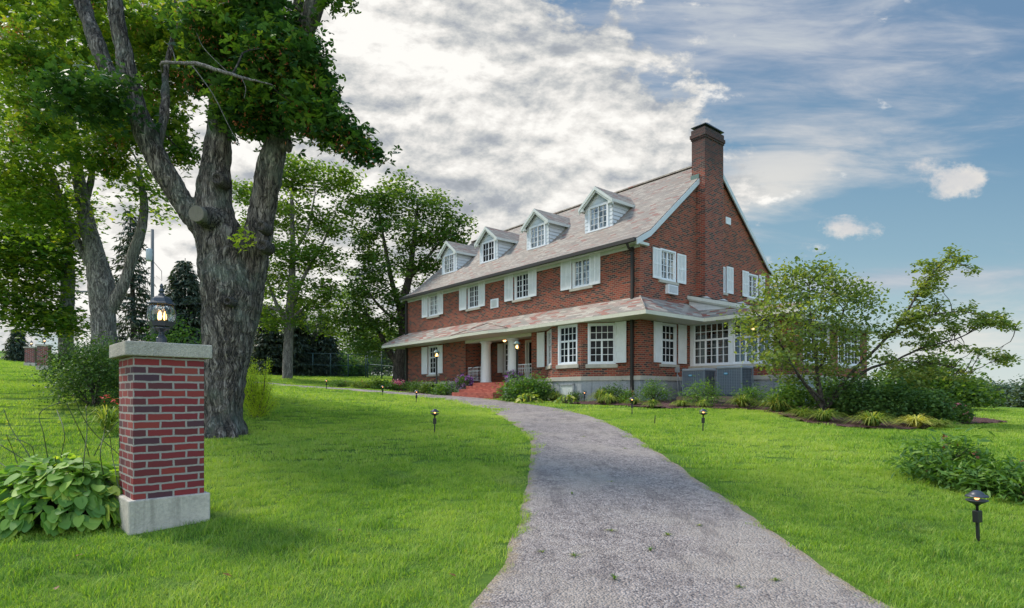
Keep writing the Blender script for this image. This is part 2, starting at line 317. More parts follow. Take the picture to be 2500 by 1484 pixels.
def lawn_fn(t):
    p = geo_p(t)
    a = t.noise(p, .22, 5, .6); b = t.noise(p, 1.6, 5, .7); c_ = t.noise(t.map(p, (1, 1, 1)), 14, 5, .8); f = t.noise(p, 90, 3, .8)
    v = t.math('ADD', t.math('MULTIPLY', a, .5), t.math('ADD', t.math('MULTIPLY', b, .25), t.math('MULTIPLY', c_, .35)))
    col = t.ramp(v, [(.38, (.06, .13, .025)), (.52, (.12, .22, .035)), (.66, (.20, .31, .045)), (.8, (.28, .36, .08))])
    col = t.mix(t.math('MULTIPLY', f, .5), col, (.02, .05, .008))
    return bsdf(t, col, .95, bump(t, t.math('ADD', c_, f), .8, .03), **{'Specular IOR Level': .1})
mat('lawn', lawn_fn)
def drive_fn(t):
    p = geo_p(t)
    n1 = t.noise(p, .7, 5, .65); n2 = t.noise(p, 7, 6, .75); n3 = t.noise(p, 45, 4, .8)
    v = t.new('ShaderNodeTexVoronoi', {'Vector': p, 'Scale': 55}).outputs[0]
    vc = t.new('ShaderNodeTexVoronoi', {'Vector': p, 'Scale': 55}).outputs[1]
    cc = t.new('ShaderNodeSeparateColor', {0: vc}).outputs[0]
    f = t.math('ADD', t.math('MULTIPLY', n2, .55), t.math('MULTIPLY', n3, .45))
    col = t.ramp(f, [(.32, (.12, .10, .10)), (.46, (.25, .225, .215)), (.58, (.36, .33, .315)), (.72, (.48, .445, .415))])
    col = t.mix(t.math('MULTIPLY', t.sstep(cc, .7, .97), .5), col, (.56, .53, .50))
    col = t.mix(t.math('MULTIPLY', t.sstep(cc, .25, .05), .6), col, (.05, .05, .06))
    col = t.mix(t.math('MULTIPLY', t.sstep(n1, .45, .62), .55), col, (.40, .365, .32))
    e = t.new('ShaderNodeAttribute', attribute_name='tone').outputs['Fac']
    lanes = t.sstep(t.noise(t.map(p, (1, .35, 1)), 3.0, 6, .8), .50, .62)
    col = t.mix(t.math('MULTIPLY', lanes, .42), col, (.12, .105, .105))
    n4 = t.noise(t.map(p, loc=(2, 5, 0)), 9, 5, .8)
    col = t.mix(t.math('MULTIPLY', t.sstep(t.math('ADD', e, t.math('MULTIPLY', t.math('SUBTRACT', n4, .5), .5)), .84, 1.0), .85), col, t.mix(n3, (.20, .15, .09), (.50, .42, .30)))
    moss = t.sstep(t.noise(t.map(p, loc=(4, 9, 0)), 2.2, 6, .75), .64, .72)
    col = t.mix(t.math('MULTIPLY', moss, .45), col, (.24, .22, .09))
    h = t.math('ADD', t.math('MULTIPLY', v, -1.0), t.math('MULTIPLY', f, 1.6))
    col = t.mix(1.0, col, (1.02, .96, .95), 'MULTIPLY')
    return bsdf(t, col, .95, bump(t, h, 1.0, .02), **{'Specular IOR Level': .2})
mat('gravel', drive_fn)
def mulch_fn(t):
    p = geo_p(t); n = t.noise(p, 30, 6, .8); v = t.new('ShaderNodeTexVoronoi', {'Vector': t.map(p, (1, .4, 1), (0, 0, .6)), 'Scale': 40}).outputs[0]
    col = t.ramp(n, [(.35, (.035, .016, .015)), (.55, (.12, .05, .045)), (.72, (.24, .12, .10))])
    return bsdf(t, col, 1, bump(t, t.math('ADD', n, v), 1, .04))
mat('mulch', mulch_fn)

# ------------------------------------------------------------------ mesh helpers
def link(o, parent=None):
    COL.objects.link(o)
    if parent is not None: o.parent = parent
    return o
def tag(o, label, cat, group=None):
    o['label'] = label; o['category'] = cat
    if group: o['group'] = group
    return o
def kind(o, k): o['kind'] = k; return o
def empty(name, loc, rz=0.0, label=None, cat=None, group=None):
    o = bpy.data.objects.new(name, None); o.empty_display_size = .2
    o.location = loc; o.rotation_euler = (0, 0, rz); link(o)
    if label: tag(o, label, cat, group)
    return o
def mesh_np(name, V, Q, m, tone=None, smooth=False):
    """fast mesh from arrays; Q is (n,k) faces of equal size"""
    V = np.asarray(V, np.float32); Q = np.asarray(Q, np.int32); k = Q.shape[1]
    me = bpy.data.meshes.new(name)
    me.vertices.add(len(V)); me.vertices.foreach_set('co', V.ravel())
    me.loops.add(Q.size); me.loops.foreach_set('vertex_index', Q.ravel())
    me.polygons.add(len(Q)); me.polygons.foreach_set('loop_start', np.arange(0, Q.size, k, dtype=np.int32))
    me.polygons.foreach_set('loop_total', np.full(len(Q), k, np.int32))
    if smooth: me.polygons.foreach_set('use_smooth', np.ones(len(Q), bool))
    me.update(calc_edges=True)
    if tone is not None:
        a = me.attributes.new('tone', 'FLOAT', 'POINT'); a.data.foreach_set('value', np.asarray(tone, np.float32))
    me.materials.append(MATS[m]); me.validate()
    return me
def obj_np(name, V, Q, m, parent=None, **k):
    return link(bpy.data.objects.new(name, mesh_np(name, V, Q, m, **k)), parent)

class MB:
    """collects faces; build() links them as one mesh object with metric UVs"""
    def __init__(s): s.v = []; s.f = []; s.sm = []
    def quad(s, *p, smooth=False):
        i = len(s.v); s.v += [tuple(q) for q in p]; s.f.append(tuple(range(i, i + len(p)))); s.sm.append(smooth); return s
    def box(s, x0, x1, y0, y1, z0, z1, M=None):
        P = [(x, y, z) for z in (z0, z1) for y in (y0, y1) for x in (x0, x1)]
        if M is not None: P = [tuple(M @ Vector(p)) for p in P]
        i = len(s.v); s.v += P
        for f in ((0, 2, 3, 1), (4, 5, 7, 6), (0, 1, 5, 4), (2, 6, 7, 3), (0, 4, 6, 2), (1, 3, 7, 5)):
            s.f.append(tuple(i + k for k in f)); s.sm.append(False)
        return s
    def lathe(s, prof, n=16, c=(0, 0, 0), smooth=True, M=None, rot=0.0):
        i = len(s.v)
        for r, z in prof:
            for k in range(n):
                a = 2 * math.pi * k / n + rot
                p = Vector((c[0] + r * math.cos(a), c[1] + r * math.sin(a), c[2] + z))
                s.v.append(tuple(M @ p if M is not None else p))
        for j in range(len(prof) - 1):
            for k in range(n):
                a, b = i + j * n + k, i + j * n + (k + 1) % n
                s.f.append((a, b, b + n, a + n)); s.sm.append(smooth)
        for j, rev in ((0, True), (len(prof) - 1, False)):
            if prof[j][0] > 1e-4:
                ring = [i + j * n + k for k in range(n)]
                s.f.append(tuple(reversed(ring)) if rev else tuple(ring)); s.sm.append(False)
        return s
    def tube(s, pts, rs, n=8, cap=True, jit=0.0):
        pts = [Vector(p) for p in pts]
        if isinstance(rs, (int, float)): rs = [rs] * len(pts)
        i = len(s.v); ref = None
        for j, p in enumerate(pts):
            d = (pts[min(j + 1, len(pts) - 1)] - pts[max(j - 1, 0)]).normalized()
            if ref is None: ref = d.orthogonal().normalized()
            ref = (ref - d * ref.dot(d)).normalized(); q = d.cross(ref)
            for k in range(n):
                a = 2 * math.pi * k / n
                r = rs[j] * (1 + jit * (rnd.random() - .5))
                s.v.append(tuple(p + (ref * math.cos(a) + q * math.sin(a)) * r))
        for j in range(len(pts) - 1):
            for k in range(n):
                a, b = i + j * n + k, i + j * n + (k + 1) % n
                s.f.append((a, b, b + n, a + n)); s.sm.append(True)
        if cap:
            s.f.append(tuple(reversed([i + k for k in range(n)]))); s.sm.append(False)
            s.f.append(tuple(i + (len(pts) - 1) * n + k for k in range(n))); s.sm.append(False)
        return s
    def build(s, name, m, parent=None, bevel=0.0):
        me = bpy.data.meshes.new(name); me.from_pydata(s.v, [], s.f)
        me.polygons.foreach_set('use_smooth', s.sm)
        uv = me.uv_layers.new(name='UVMap').data
        for p in me.polygons:
            n = p.normal
            if abs(n.z) > .93: t = Vector((1, 0, 0)); b = Vector((0, 1, 0))
            else:
                t = Vector((-n.y, n.x, 0)).normalized()
                if t.x + t.y * .5 < 0: t = -t
                b = n.cross(t)
                if b.z < 0: b = -b
            if abs(n.z) < .05: b = Vector((0, 0, 1))
            for li in p.loop_indices:
                co = me.vertices[me.loops[li].vertex_index].co
                uv[li].uv = (co.dot(t), co.dot(b))
        me.materials.append(MATS[m])
        o = link(bpy.data.objects.new(name, me), parent)
        if bevel:
            mod = o.modifiers.new('bevel', 'BEVEL'); mod.width = bevel; mod.segments = 2; mod.limit_method = 'ANGLE'
        return o

# ------------------------------------------------------------------ terrain
def W3(xd, yd, Y): return np.array([(xd - 1250) / F * Y, Y, EYE + (HOR - yd) / F * Y])
CP = [W3(*q) for q in [(1600, 1467, 4), (1550, 1320, 5.5), (1500, 1168, 8), (1500, 1101, 10), (1480, 1058, 12), (1400, 1030, 15), (1300, 1003, 18.4),
      (1250, 989, 22), (1150, 975, 26), (1100, 966, 29.5), (415, 1300, 5.5), (0, 1300, 5.6), (0, 1484, 3.9), (600, 1484, 3.9), (555, 1062, 11.5), (900, 1062, 11.5),
      (900, 983, 20), (750, 960, 27), (870, 950, 31), (690, 939, 34), (703, 921, 42), (250, 963, 14), (110, 905, 36.6), (0, 1100, 9.5), (150, 1000, 13),
      (0, 940, 25), (0, 856, 75), (100, 862, 80), (994, 953, 35.4), (1109, 965, 30.5), (1500, 983, 21.8), (1420, 979, 23.5), (1716, 1055, 12.4),
      (2388, 1325, 5.6), (2290, 1190, 7.7), (2499, 1180, 7.9), (2000, 1022, 15), (2200, 1044, 13.8), (1930, 1003, 18), (2400, 1020, 24), (2450, 1003, 45),
      (2450, 996, 100), (1950, 988, 20.5), (1700, 988, 19.5), (950, 924, 60), (600, 918, 60), (1000, 920, 90), (300, 900, 50), (450, 925, 30), (300, 930, 22), (1250, 920, 50), (1800, 975, 35)]]
CP += [np.array(q) for q in [(0, 0, 0.), (-5, 0, .05), (5, 0, 0.), (0, -12, -.2), (-15, -10, .2), (15, -10, -.2), (12, 4, -.1), (-12, 3, .3), (0, 200, 4.), (-150, 150, 9.), (100, 200, 0.5), (30, 20, .2), (40, 60, -.8), (150, 100, -3), (-60, 20, 5.), (0, -60, -1.), (-60, -40, 1.), (60, -40, -2.)]]
CP = np.array(CP)
def _phi(r): return np.where(r > 1e-9, r * r * np.log(r + 1e-12), 0)
_n = len(CP); _d = np.linalg.norm(CP[:, None, :2] - CP[None, :, :2], axis=2)
_S = 10.0
_K = _phi(_d / _S) + np.eye(_n) * .015; _P = np.hstack([np.ones((_n, 1)), CP[:, :2] / _S])
_A = np.block([[_K, _P], [_P.T, np.zeros((3, 3))]])
_w = np.linalg.solve(_A, np.concatenate([CP[:, 2], np.zeros(3)]))
def hz(x, y):
    x = np.atleast_1d(np.asarray(x, float)); y = np.atleast_1d(np.asarray(y, float)); sh = x.shape; x = x.ravel(); y = y.ravel()
    out = np.empty(len(x))
    rr = np.hypot(x, y); s = np.where(rr > 200, 200 / np.maximum(rr, 1), 1.0); xs, ys = x * s, y * s
    for i in range(0, len(x), 20000):
        a, b = xs[i:i + 20000], ys[i:i + 20000]
        d = np.hypot(a[:, None] - CP[None, :, 0], b[:, None] - CP[None, :, 1]) / _S
        out[i:i + 20000] = _phi(d) @ _w[:_n] + _w[_n] + _w[_n + 1] * a / _S + _w[_n + 2] * b / _S
    far = np.clip((rr - 200) / 1500, 0, 1)
    return (out * (1 - far) + -6 * far).reshape(sh)
def h1(x, y): return float(hz(x, y)[0])
_YS = np.concatenate([np.arange(2.0, 40, .05), np.arange(40, 160, .5)])
def G(xd, yd):
    """the point of the ground seen in direction (xd, yd) of the photograph"""
    X = (xd - 1250) / F * _YS; Z = EYE + (HOR - yd) / F * _YS
    d = Z - hz(X, _YS)
    k = np.argmax(d <= 0) if (d <= 0).any() else len(_YS) - 1
    if k > 0:
        f = d[k - 1] / (d[k - 1] - d[k] + 1e-12); Y = _YS[k - 1] + f * (_YS[k] - _YS[k - 1])
    else: Y = _YS[0]
    X = (xd - 1250) / F * Y
    return Vector((X, Y, h1(X, Y)))
def GD(xd, Y):
    X = (xd - 1250) / F * Y; return Vector((X, Y, h1(X, Y)))
def PX(xd, yd, Y): return Vector(W3(xd, yd, Y))

def nonuni(a, b, fine0, fine1, st, gr=1.12):
    v = list(np.arange(fine0, fine1 + 1e-6, st)); s = st; x = v[-1]
    while x < b: s *= gr; x += s; v.append(x)
    s = st; x = v[0]
    while x > a: s *= gr; x -= s; v.insert(0, x)
    return np.array(v)
gx = nonuni(-1800, 1800, -22, 20, .25); gy = nonuni(-600, 2600, -1, 45, .25)
GX, GY = np.meshgrid(gx, gy); GZ = hz(GX, GY)
nx, ny = len(gx), len(gy)
idx = np.arange(nx * ny).reshape(ny, nx)
ground = obj_np('ground', np.stack([GX.ravel(), GY.ravel(), GZ.ravel()], 1), np.stack([idx[:-1, :-1].ravel(), idx[:-1, 1:].ravel(), idx[1:, 1:].ravel(), idx[1:, :-1].ravel()], 1), 'lawn', smooth=True)
kind(ground, 'structure')
def densify(P, step=.25):
    P = [np.array(p[:2], float) for p in P]
    # Catmull-Rom through the points
    out = []
    Q = [2 * P[0] - P[1]] + P + [2 * P[-1] - P[-2]]
    for i in range(1, len(Q) - 2):
        n = max(2, int(np.linalg.norm(Q[i + 1] - Q[i]) / step))
        for k in range(n):
            t = k / n; a, b, c, d = Q[i - 1], Q[i], Q[i + 1], Q[i + 2]
            out.append(.5 * ((2 * b) + (-a + c) * t + (2 * a - 5 * b + 4 * c - d) * t * t + (-a + 3 * b - 3 * c + d) * t ** 3))
    out.append(P[-1]); return np.array(out)
def resample(C, n):
    s = np.concatenate([[0], np.cumsum(np.linalg.norm(np.diff(C, axis=0), axis=1))]); t = np.linspace(0, s[-1], n)
    return np.stack([np.interp(t, s, C[:, 0]), np.interp(t, s, C[:, 1])], 1)
LE = [G(x, y) for x, y in [(1130, 1484), (1212, 1380), (1252, 1270), (1276, 1180), (1291, 1105), (1283, 1068), (1243, 1033), (1185, 1000), (1120, 984), (1050, 973), (980, 964), (900, 957), (800, 949), (677, 941)]]
RE = [G(x, y) for x, y in [(2195, 1484), (2020, 1380), (1850, 1262), (1712, 1170), (1622, 1108), (1545, 1060), (1470, 1024), (1400, 1004), (1320, 990), (1230, 978), (1109, 966), (1000, 959), (870, 950), (677, 936)]]
LE = [LE[0] + Vector((-.75, -2.2, 0)), LE[0] + Vector((-.3, -1, 0))] + LE; RE = [RE[0] + Vector((-.0, -2.4, 0)), RE[0] + Vector((.15, -1, 0))] + RE
LE.append(LE[-1] + Vector((-6, 1.2, 0))); RE.append(RE[-1] + Vector((-6, 1.4, 0)))
LC, RC = densify(LE), densify(RE)
LC[:, 0] += NP.normal(0, .018, len(LC)); RC[:, 0] += NP.normal(0, .018, len(RC))
DRIVE_POLY = np.vstack([LC, RC[::-1]])
NL, NW = 420, 16
L2, R2 = resample(LC, NL), resample(RC, NL)
tt = np.linspace(0, 1, NW)[None, :, None]
DP = L2[:, None, :] * (1 - tt) + R2[:, None, :] * tt
DZ = hz(DP[..., 0], DP[..., 1]) + .022 - .03 * (np.abs(tt[..., 0] * 2 - 1) > .98)
idx = np.arange(NL * NW).reshape(NL, NW)
drive = obj_np('driveway', np.stack([DP[..., 0].ravel(), DP[..., 1].ravel(), DZ.ravel()], 1), np.stack([idx[:-1, :-1].ravel(), idx[:-1, 1:].ravel(), idx[1:, 1:].ravel(), idx[1:, :-1].ravel()], 1), 'gravel', smooth=True, tone=np.broadcast_to(np.abs(tt[..., 0] * 2 - 1), (NL, NW)).ravel())
kind(drive, 'structure')
def inpoly(x, y, P):
    x = np.asarray(x); y = np.asarray(y); r = np.zeros(x.shape, bool); n = len(P)
    for i in range(n):
        x0, y0 = P[i]; x1, y1 = P[(i + 1) % n]
        if y0 == y1: continue
        c = ((y0 > y) != (y1 > y)) & (x < (x1 - x0) * (y - y0) / (y1 - y0) + x0); r ^= c
    return r
# ------------------------------------------------------------------ house frame
TH = 0.8782; HX, HY = 4.7931, 22.0
cT, sT = math.cos(TH), math.sin(TH)
def HW(x, v, z=0.0):
    """house frame (x along the front, v into the house, z above eye level) to the world"""
    return Vector((HX + x * cT + v * sT, HY - x * sT + v * cT, EYE + z))
FRONT_BED = [HW(x, v) for x, v in [(-19.5, 1.0), (-18.3, -1.0), (-16.5, -2.0), (-14.5, -2.2), (-12.2, -2.0), (-11.3, -1.0), (-11.3, 0.0), (-17.4, 0.0), (-18.5, 2.5)]]
SIDE = [G(x, y) for x, y in [(1196, 962), (1240, 972), (1300, 978), (1370, 985), (1440, 989), (1500, 991), (1560, 995), (1640, 999), (1750, 1000), (1830, 1001), (1880, 1010), (1960, 1032), (2060, 1044), (2150, 1050), (2250, 1050), (2310, 1040)]]
SIDE_BED = [Vector((p.x, p.y, 0)) for p in SIDE] + [Vector((14.8, 17.5, 0)), Vector((15.0, 21, 0)), HW(5.4, 5), HW(4.2, 3.2), HW(0, 3.2), HW(0, 0), HW(-.94, 0), HW(-2.2, -.85), HW(-3.87, -.85), HW(-5.1, 0), HW(-7.4, 0)]
def bed(poly, name):
    P = densify(list(poly) + [poly[0]], .15)
    x0, y0 = P.min(0); x1, y1 = P.max(0); st = .12
    X, Y = np.meshgrid(np.arange(x0, x1 + st, st), np.arange(y0, y1 + st, st)); ins = inpoly(X, Y, P)
    Z = hz(X, Y) + .03 + NP.normal(0, .012, X.shape); ny, nx = X.shape; idx = np.arange(nx * ny).reshape(ny, nx)
    q = ins[:-1, :-1] & ins[:-1, 1:] & ins[1:, 1:] & ins[1:, :-1]
    Q = np.stack([idx[:-1, :-1][q], idx[:-1, 1:][q], idx[1:, 1:][q], idx[1:, :-1][q]], 1)
    o = obj_np(name, np.stack([X.ravel(), Y.ravel(), Z.ravel()], 1), Q, 'mulch', smooth=True)
    bpy.context.view_layer.update(); return kind(o, 'structure'), P
b1, BED1 = bed(FRONT_BED, 'mulch_bed'); b2, BED2 = bed(SIDE_BED, 'mulch_bed')

# ------------------------------------------------------------------ brick house
BASE = -.6                     # base of the house frame below eye level
house = empty('brick_house', (HX, HY, EYE + BASE), -TH, 'large two storey red brick house with white shutters, four dormers and slate roofs', 'house')
def hz0(z): return z - BASE
class HB(MB):
    """mesh builder that takes heights above eye level"""
    def build(s, name, m, parent=house, **k):
        s.v = [(x, y, z - BASE) for x, y, z in s.v]
        return MB.build(s, name, m, parent, **k)
ZB, ZE, ZR = .76, 5.80, 10.04
L, WD = 17.37, 9.91
SL = (ZR - 5.875) / (WD / 2)
def panel(mb, O, ux, wid, z0, z1, holes, nrm, depth=.12):
    """vertical wall from O along ux with rectangular openings (a0,a1,z0,z1) and their reveals going in by depth"""
    O = Vector((O[0], O[1], 0)); ux = Vector((ux[0], ux[1], 0)).normalized(); nin = -Vector((nrm[0], nrm[1], 0)).normalized() * depth
    A = sorted({0.0, wid, *[h[0] for h in holes], *[h[1] for h in holes]}); Z = sorted({z0, z1, *[h[2] for h in holes], *[h[3] for h in holes]})
    P = lambda a, z: O + ux * a + Vector((0, 0, z))
    flip = ux.cross(Vector((0, 0, 1))).dot(Vector((nrm[0], nrm[1], 0))) < 0
    for i in range(len(A) - 1):
        for j in range(len(Z) - 1):
            ca, cz = (A[i] + A[i + 1]) / 2, (Z[j] + Z[j + 1]) / 2
            if any(h[0] < ca < h[1] and h[2] < cz < h[3] for h in holes): continue
            q = [P(A[i], Z[j]), P(A[i + 1], Z[j]), P(A[i + 1], Z[j + 1]), P(A[i], Z[j + 1])]
            mb.quad(*(reversed(q) if flip else q))
    for a0, a1, b0, b1 in holes:
        c = [P(a0, b0), P(a1, b0), P(a1, b1), P(a0, b1)]
        for k in range(4):
            p, q = c[k], c[(k + 1) % 4]
            f = [p, p + nin, q + nin, q]
            mb.quad(*(reversed(f) if flip else f))
def frame_M(O, ux, nrm):
    """matrix: x along the wall, y outwards, z up"""
    ux = Vector((ux[0], ux[1], 0)).normalized(); n = Vector((nrm[0], nrm[1], 0)).normalized()
    return Matrix(((ux.x, n.x, 0, O[0]), (ux.y, n.y, 0, O[1]), (0, 0, 1, 0), (0, 0, 0, 1)))
def window(M, a0, a1, z0, z1, cols, rows_up, rows_lo=0, groups=1, rec=.07, casing=.07, glass='window_glass', sill=True, sill_ext=.14, name='window', sillw=.11):
    f = HB(); B = lambda *q: f.box(*q, M)
    c = casing
    # casing inside the opening, stands slightly proud of the recessed pane
    B(a0, a0 + c, -rec - .03, .015, z0, z1); B(a1 - c, a1, -rec - .03, .015, z0, z1); B(a0 + c, a1 - c, -rec - .03, .013, z1 - c, z1); B(a0 + c, a1 - c, -rec - .03, .02, z0, z0 + c)
    x0, x1, y0, y1 = a0 + c, a1 - c, z0 + c, z1 - c
    mid = None
    mt = .022
    def grid(u0, u1, w0, w1, cl, rw, d):
        s = .035
        B(u0, u0 + s, -rec, -rec + d, w0, w1); B(u1 - s, u1, -rec, -rec + d, w0, w1); B(u0 + s, u1 - s, -rec, -rec + d, w0, w0 + s); B(u0 + s, u1 - s, -rec, -rec + d, w1 - s, w1)
        for k in range(1, cl):
            u = u0 + s + (u1 - u0 - 2 * s) * k / cl; B(u - mt / 2, u + mt / 2, -rec, -rec + d * .7, w0 + s, w1 - s)
        for k in range(1, rw):
            w = w0 + s + (w1 - w0 - 2 * s) * k / rw; B(u0 + s, u1 - s, -rec, -rec + d * .62, w - mt / 2, w + mt / 2)
    if rows_lo:
        mid = y0 + (y1 - y0) * rows_lo / (rows_lo + rows_up)
        grid(x0, x1, mid, y1, cols, rows_up, .045)
        for g in range(groups): grid(x0 + (x1 - x0) * g / groups, x0 + (x1 - x0) * (g + 1) / groups, y0, mid, cols // groups, rows_lo, .035)
    else:
        for g in range(groups): grid(x0 + (x1 - x0) * g / groups, x0 + (x1 - x0) * (g + 1) / groups, y0, y1, cols // groups, rows_up, .04)
    fo = f.build(name, 'white_paint')
    p = HB(); p.box(x0, x1, -rec - .02, -rec - .004, y0, y1, M); p.build('pane', glass, fo)
    p_ = None
    if sill:
        s_ = HB(); s_.box(a0 - sill_ext, a1 + sill_ext, -.05, .065, z0 - sillw, z0, M); so = s_.build('sill', 'limestone', fo, bevel=.008)
    return fo
def fix_child(o): return o
def shutter(M, a0, a1, z0, z1, louv=True, off=.035, tilt=0.0):
    s = HB(); B = lambda *q: s.box(*q, M)
    d = off
    st = .055
    B(a0, a0 + st, d, d + .035, z0, z1); B(a1 - st, a1, d, d + .035, z0, z1)
    H_ = z1 - z0
    rails = [z0, z0 + H_ * (.46 if louv else .33), z1 - .07] if louv else [z0, z0 + H_ * .28, z0 + H_ * .62, z1 - .08]
    for k, r in enumerate(rails): B(a0 + st, a1 - st, d, d + .033, r, r + (.12 if (k == 0 and louv) else .07))
    if louv:
        mid = (a0 + a1) / 2; B(mid - .014, mid + .014, d + .005, d + .042, z0 + .12, z1 - .07)
        z = z0 + .13
        while z < z1 - .09:
            s.box(a0 + st, a1 - st, d + .008, d + .026, z, z + .028, M); z += .044
        B(a0 + st, a1 - st, d, d + .006, z0 + .1, z1 - .05)
    else:
        B(a0 + st, a1 - st, d + .002, d + .015, z0 + .05, z1 - .05)
        for k in range(len(rails) - 1):
            B(a0 + st + .03, a1 - st - .03, d + .012, d + .028, rails[k] + .1, rails[k + 1] - .03)
    return s.build('shutter', 'shutter_paint')
FM = frame_M((0, 0), (1, 0), (0, -1))          # front: a = x
GM = frame_M((0, 0), (0, 1), (1, 0))           # right gable: a = v
# --- walls
up = [(-14.95, -13.94), (-11.09, -10.11), (-7.31, -6.28), (-3.52, -2.50)]
holes = [(a + L, b + L, 4.47, 5.72) for a, b in up] + [(-14.95 + L, -13.94 + L, 1.18, 2.80), (-11.3 + L, -6.12 + L, ZB - .12, 2.86)]
m = HB(); panel(m, (-L, 0), (1, 0), L, ZB - .12, ZE, holes, (0, -1)); m.build('front_wall', 'brick')
m = HB()
gh = [(1.24, 2.26, 4.49, 5.72), (1.31, 2.29, 1.22, 2.83), (7.86, 8.78, 4.49, 5.62), (5.12, 5.93, 4.49, 5.62)]
panel(m, (0, 0), (0, 1), WD, -1.6, ZE, gh, (1, 0))
m.quad((0, 0, ZE), (0, WD, ZE), (0, WD / 2, 5.875 + SL * WD / 2 - .08)); m.build('gable_wall', 'brick')
m = HB(); m.quad((-L, 0, ZB - .12), (-L, WD, ZB - .12), (-L, WD, ZE), (-L, WD / 2, 9.96), (-L, 0, ZE)); m.quad((-L, WD, -1), (0, WD, -1), (0, WD, ZE), (-L, WD, ZE)); m.build('rear_wall', 'brick')
# --- foundation and water table
def course(mb, P, z0, z1, out):
    """band along a polyline seen from outside on the right hand"""
    P = [Vector((p[0], p[1], 0)) for p in P]; O = []
    for i, p in enumerate(P):
        n = Vector((0, 0, 0))
        for a, b in ((i - 1, i), (i, i + 1)):
            if 0 <= a and b < len(P):
                d = (P[b] - P[a]).normalized(); n += Vector((d.y, -d.x, 0))
        n.normalize(); k = 1.0
        if 0 < i < len(P) - 1:
            d = (P[i + 1] - P[i]).normalized(); k = 1 / max(.4, n.dot(Vector((d.y, -d.x, 0))))
        O.append(p + n * out * k)
    for i in range(len(P) - 1):
        a, b = O[i], O[i + 1]; pa, pb_ = P[i], P[i + 1]
        z = lambda q, h: (q.x, q.y, h)
        mb.quad(z(a, z0), z(b, z0), z(b, z1), z(a, z1)); mb.quad(z(a, z1), z(b, z1), z(pb_, z1), z(pa, z1)); mb.quad(z(pa, z0), z(pb_, z0), z(b, z0), z(a, z0))
SV, SX = 3.2, 4.25
pl = [(-5.13, 0), (-3.87, -.85), (-2.2, -.85), (-.94, 0), (0, 0), (0, SV), (SX, SV), (SX, WD)]
m = HB(); course(m, [(-L, 1), (-L, 0), (-11.3, 0)], .60, ZB, .05); m.build('water_table', 'limestone'); m = HB(); course(m, [(-6.12, 0)] + pl, .58, .74, .06); m.build('water_table', 'limestone', bevel=.0)
m = HB(); course(m, [(-L, WD), (-L, 0), (-6.12, 0)] + [], -.9, .60, .02); course(m, [(-6.12, 0)] + pl, -1.3, .58, .02); m.build('foundation', 'concrete')
m = HB(); m.box(-3.35, -2.62, -.9, -.862, -.3, .40); m.box(-3.0, -2.975, -.906, -.9, -.3, .38); m.build('bulkhead_door', 'trim_paint')
m = HB(); m.box(-3.42, -3.35, -.93, -.86, -.4, .47); m.box(-2.62, -2.55, -.93, -.86, -.4, .47); m.box(-3.42, -2.55, -.93, -.86, .40, .47); m.build('bulkhead_frame', 'concrete')
# --- bay
bay = [((-5.13, 0), (-3.87, -.85)), ((-3.87, -.85), (-2.2, -.85)), ((-2.2, -.85), (-.94, 0))]
m = HB(); bayw = []
for (a, b), (t0, t1, z0, z1) in zip(bay, ((.15, .88, 1.27, 2.78), (.215, .87, 1.24, 2.84), (.166, .881, 1.22, 2.82))):
    d = Vector(b) - Vector(a); n = (d.y, -d.x); ln = d.length
    panel(m, a, d, ln, .70, 2.95, [(t0 * ln, t1 * ln, z0, z1)], n); bayw.append((frame_M(a, d, n), t0 * ln, t1 * ln, z0, z1))
m.build('bay_wall', 'brick')
for k, (M_, a0, a1, z0, z1) in enumerate(bayw): window(M_, a0, a1, z0, z1, 3 if k == 0 else 4, 2, 3, 1 if k == 0 else 2, name='bay_window', sill_ext=.08, sillw=.15)
# --- front windows and shutters
for (a, b), g in zip(up, ('reflecting_glass', 'window_glass', 'window_glass', 'reflecting_glass')): window(FM, a, b, 4.47, 5.72, 4, 4, groups=2, glass=g)
for a, b in ((-15.59, -14.98), (-13.93, -13.38), (-11.80, -11.17), (-10.12, -9.57), (-8.0, -7.38), (-6.29, -5.73), (-4.17, -3.54), (-2.51, -1.94)): shutter(FM, a, b, 4.47, 5.73)
window(FM, -14.95, -13.94, 1.18, 2.80, 3, 2, 3)
for a, b in ((-15.62, -15.0), (-13.9, -13.42)): shutter(FM, a, b, 1.22, 2.78, louv=False)
shutter(FM, -5.62, -5.14, 1.25, 2.80, louv=False, off=.09)
d_ = Vector((-.55, -.13)) - Vector((-1.03, -.17)); shutter(frame_M((-1.05, -.16), (d_.x, d_.y), (d_.y, -d_.x)), 0, .5, 1.25, 2.84, louv=False, off=.0)
# --- gable windows
window(GM, 1.24, 2.26, 4.49, 5.72, 4, 4, groups=2, glass='reflecting_glass'); window(GM, 7.86, 8.78, 4.49, 5.62, 4, 4, groups=2); window(GM, 5.12, 5.93, 4.49, 5.62, 4, 4, groups=2)
for a, b in ((.72, 1.22), (2.30, 2.88), (5.96, 6.50), (7.30, 7.83), (8.82, 9.33)): shutter(GM, a, b, 4.49, 5.66)
window(GM, 1.31, 2.29, 1.22, 2.83, 3, 2, 3)
for a, b in ((.78, 1.29), (2.37, 2.92)): shutter(GM, a, b, 1.27, 2.84, louv=False)
m = HB(); m.box(5.95, 6.35, .0, .03, 7.54, 7.84, GM); m.build('gable_vent', 'white_paint')
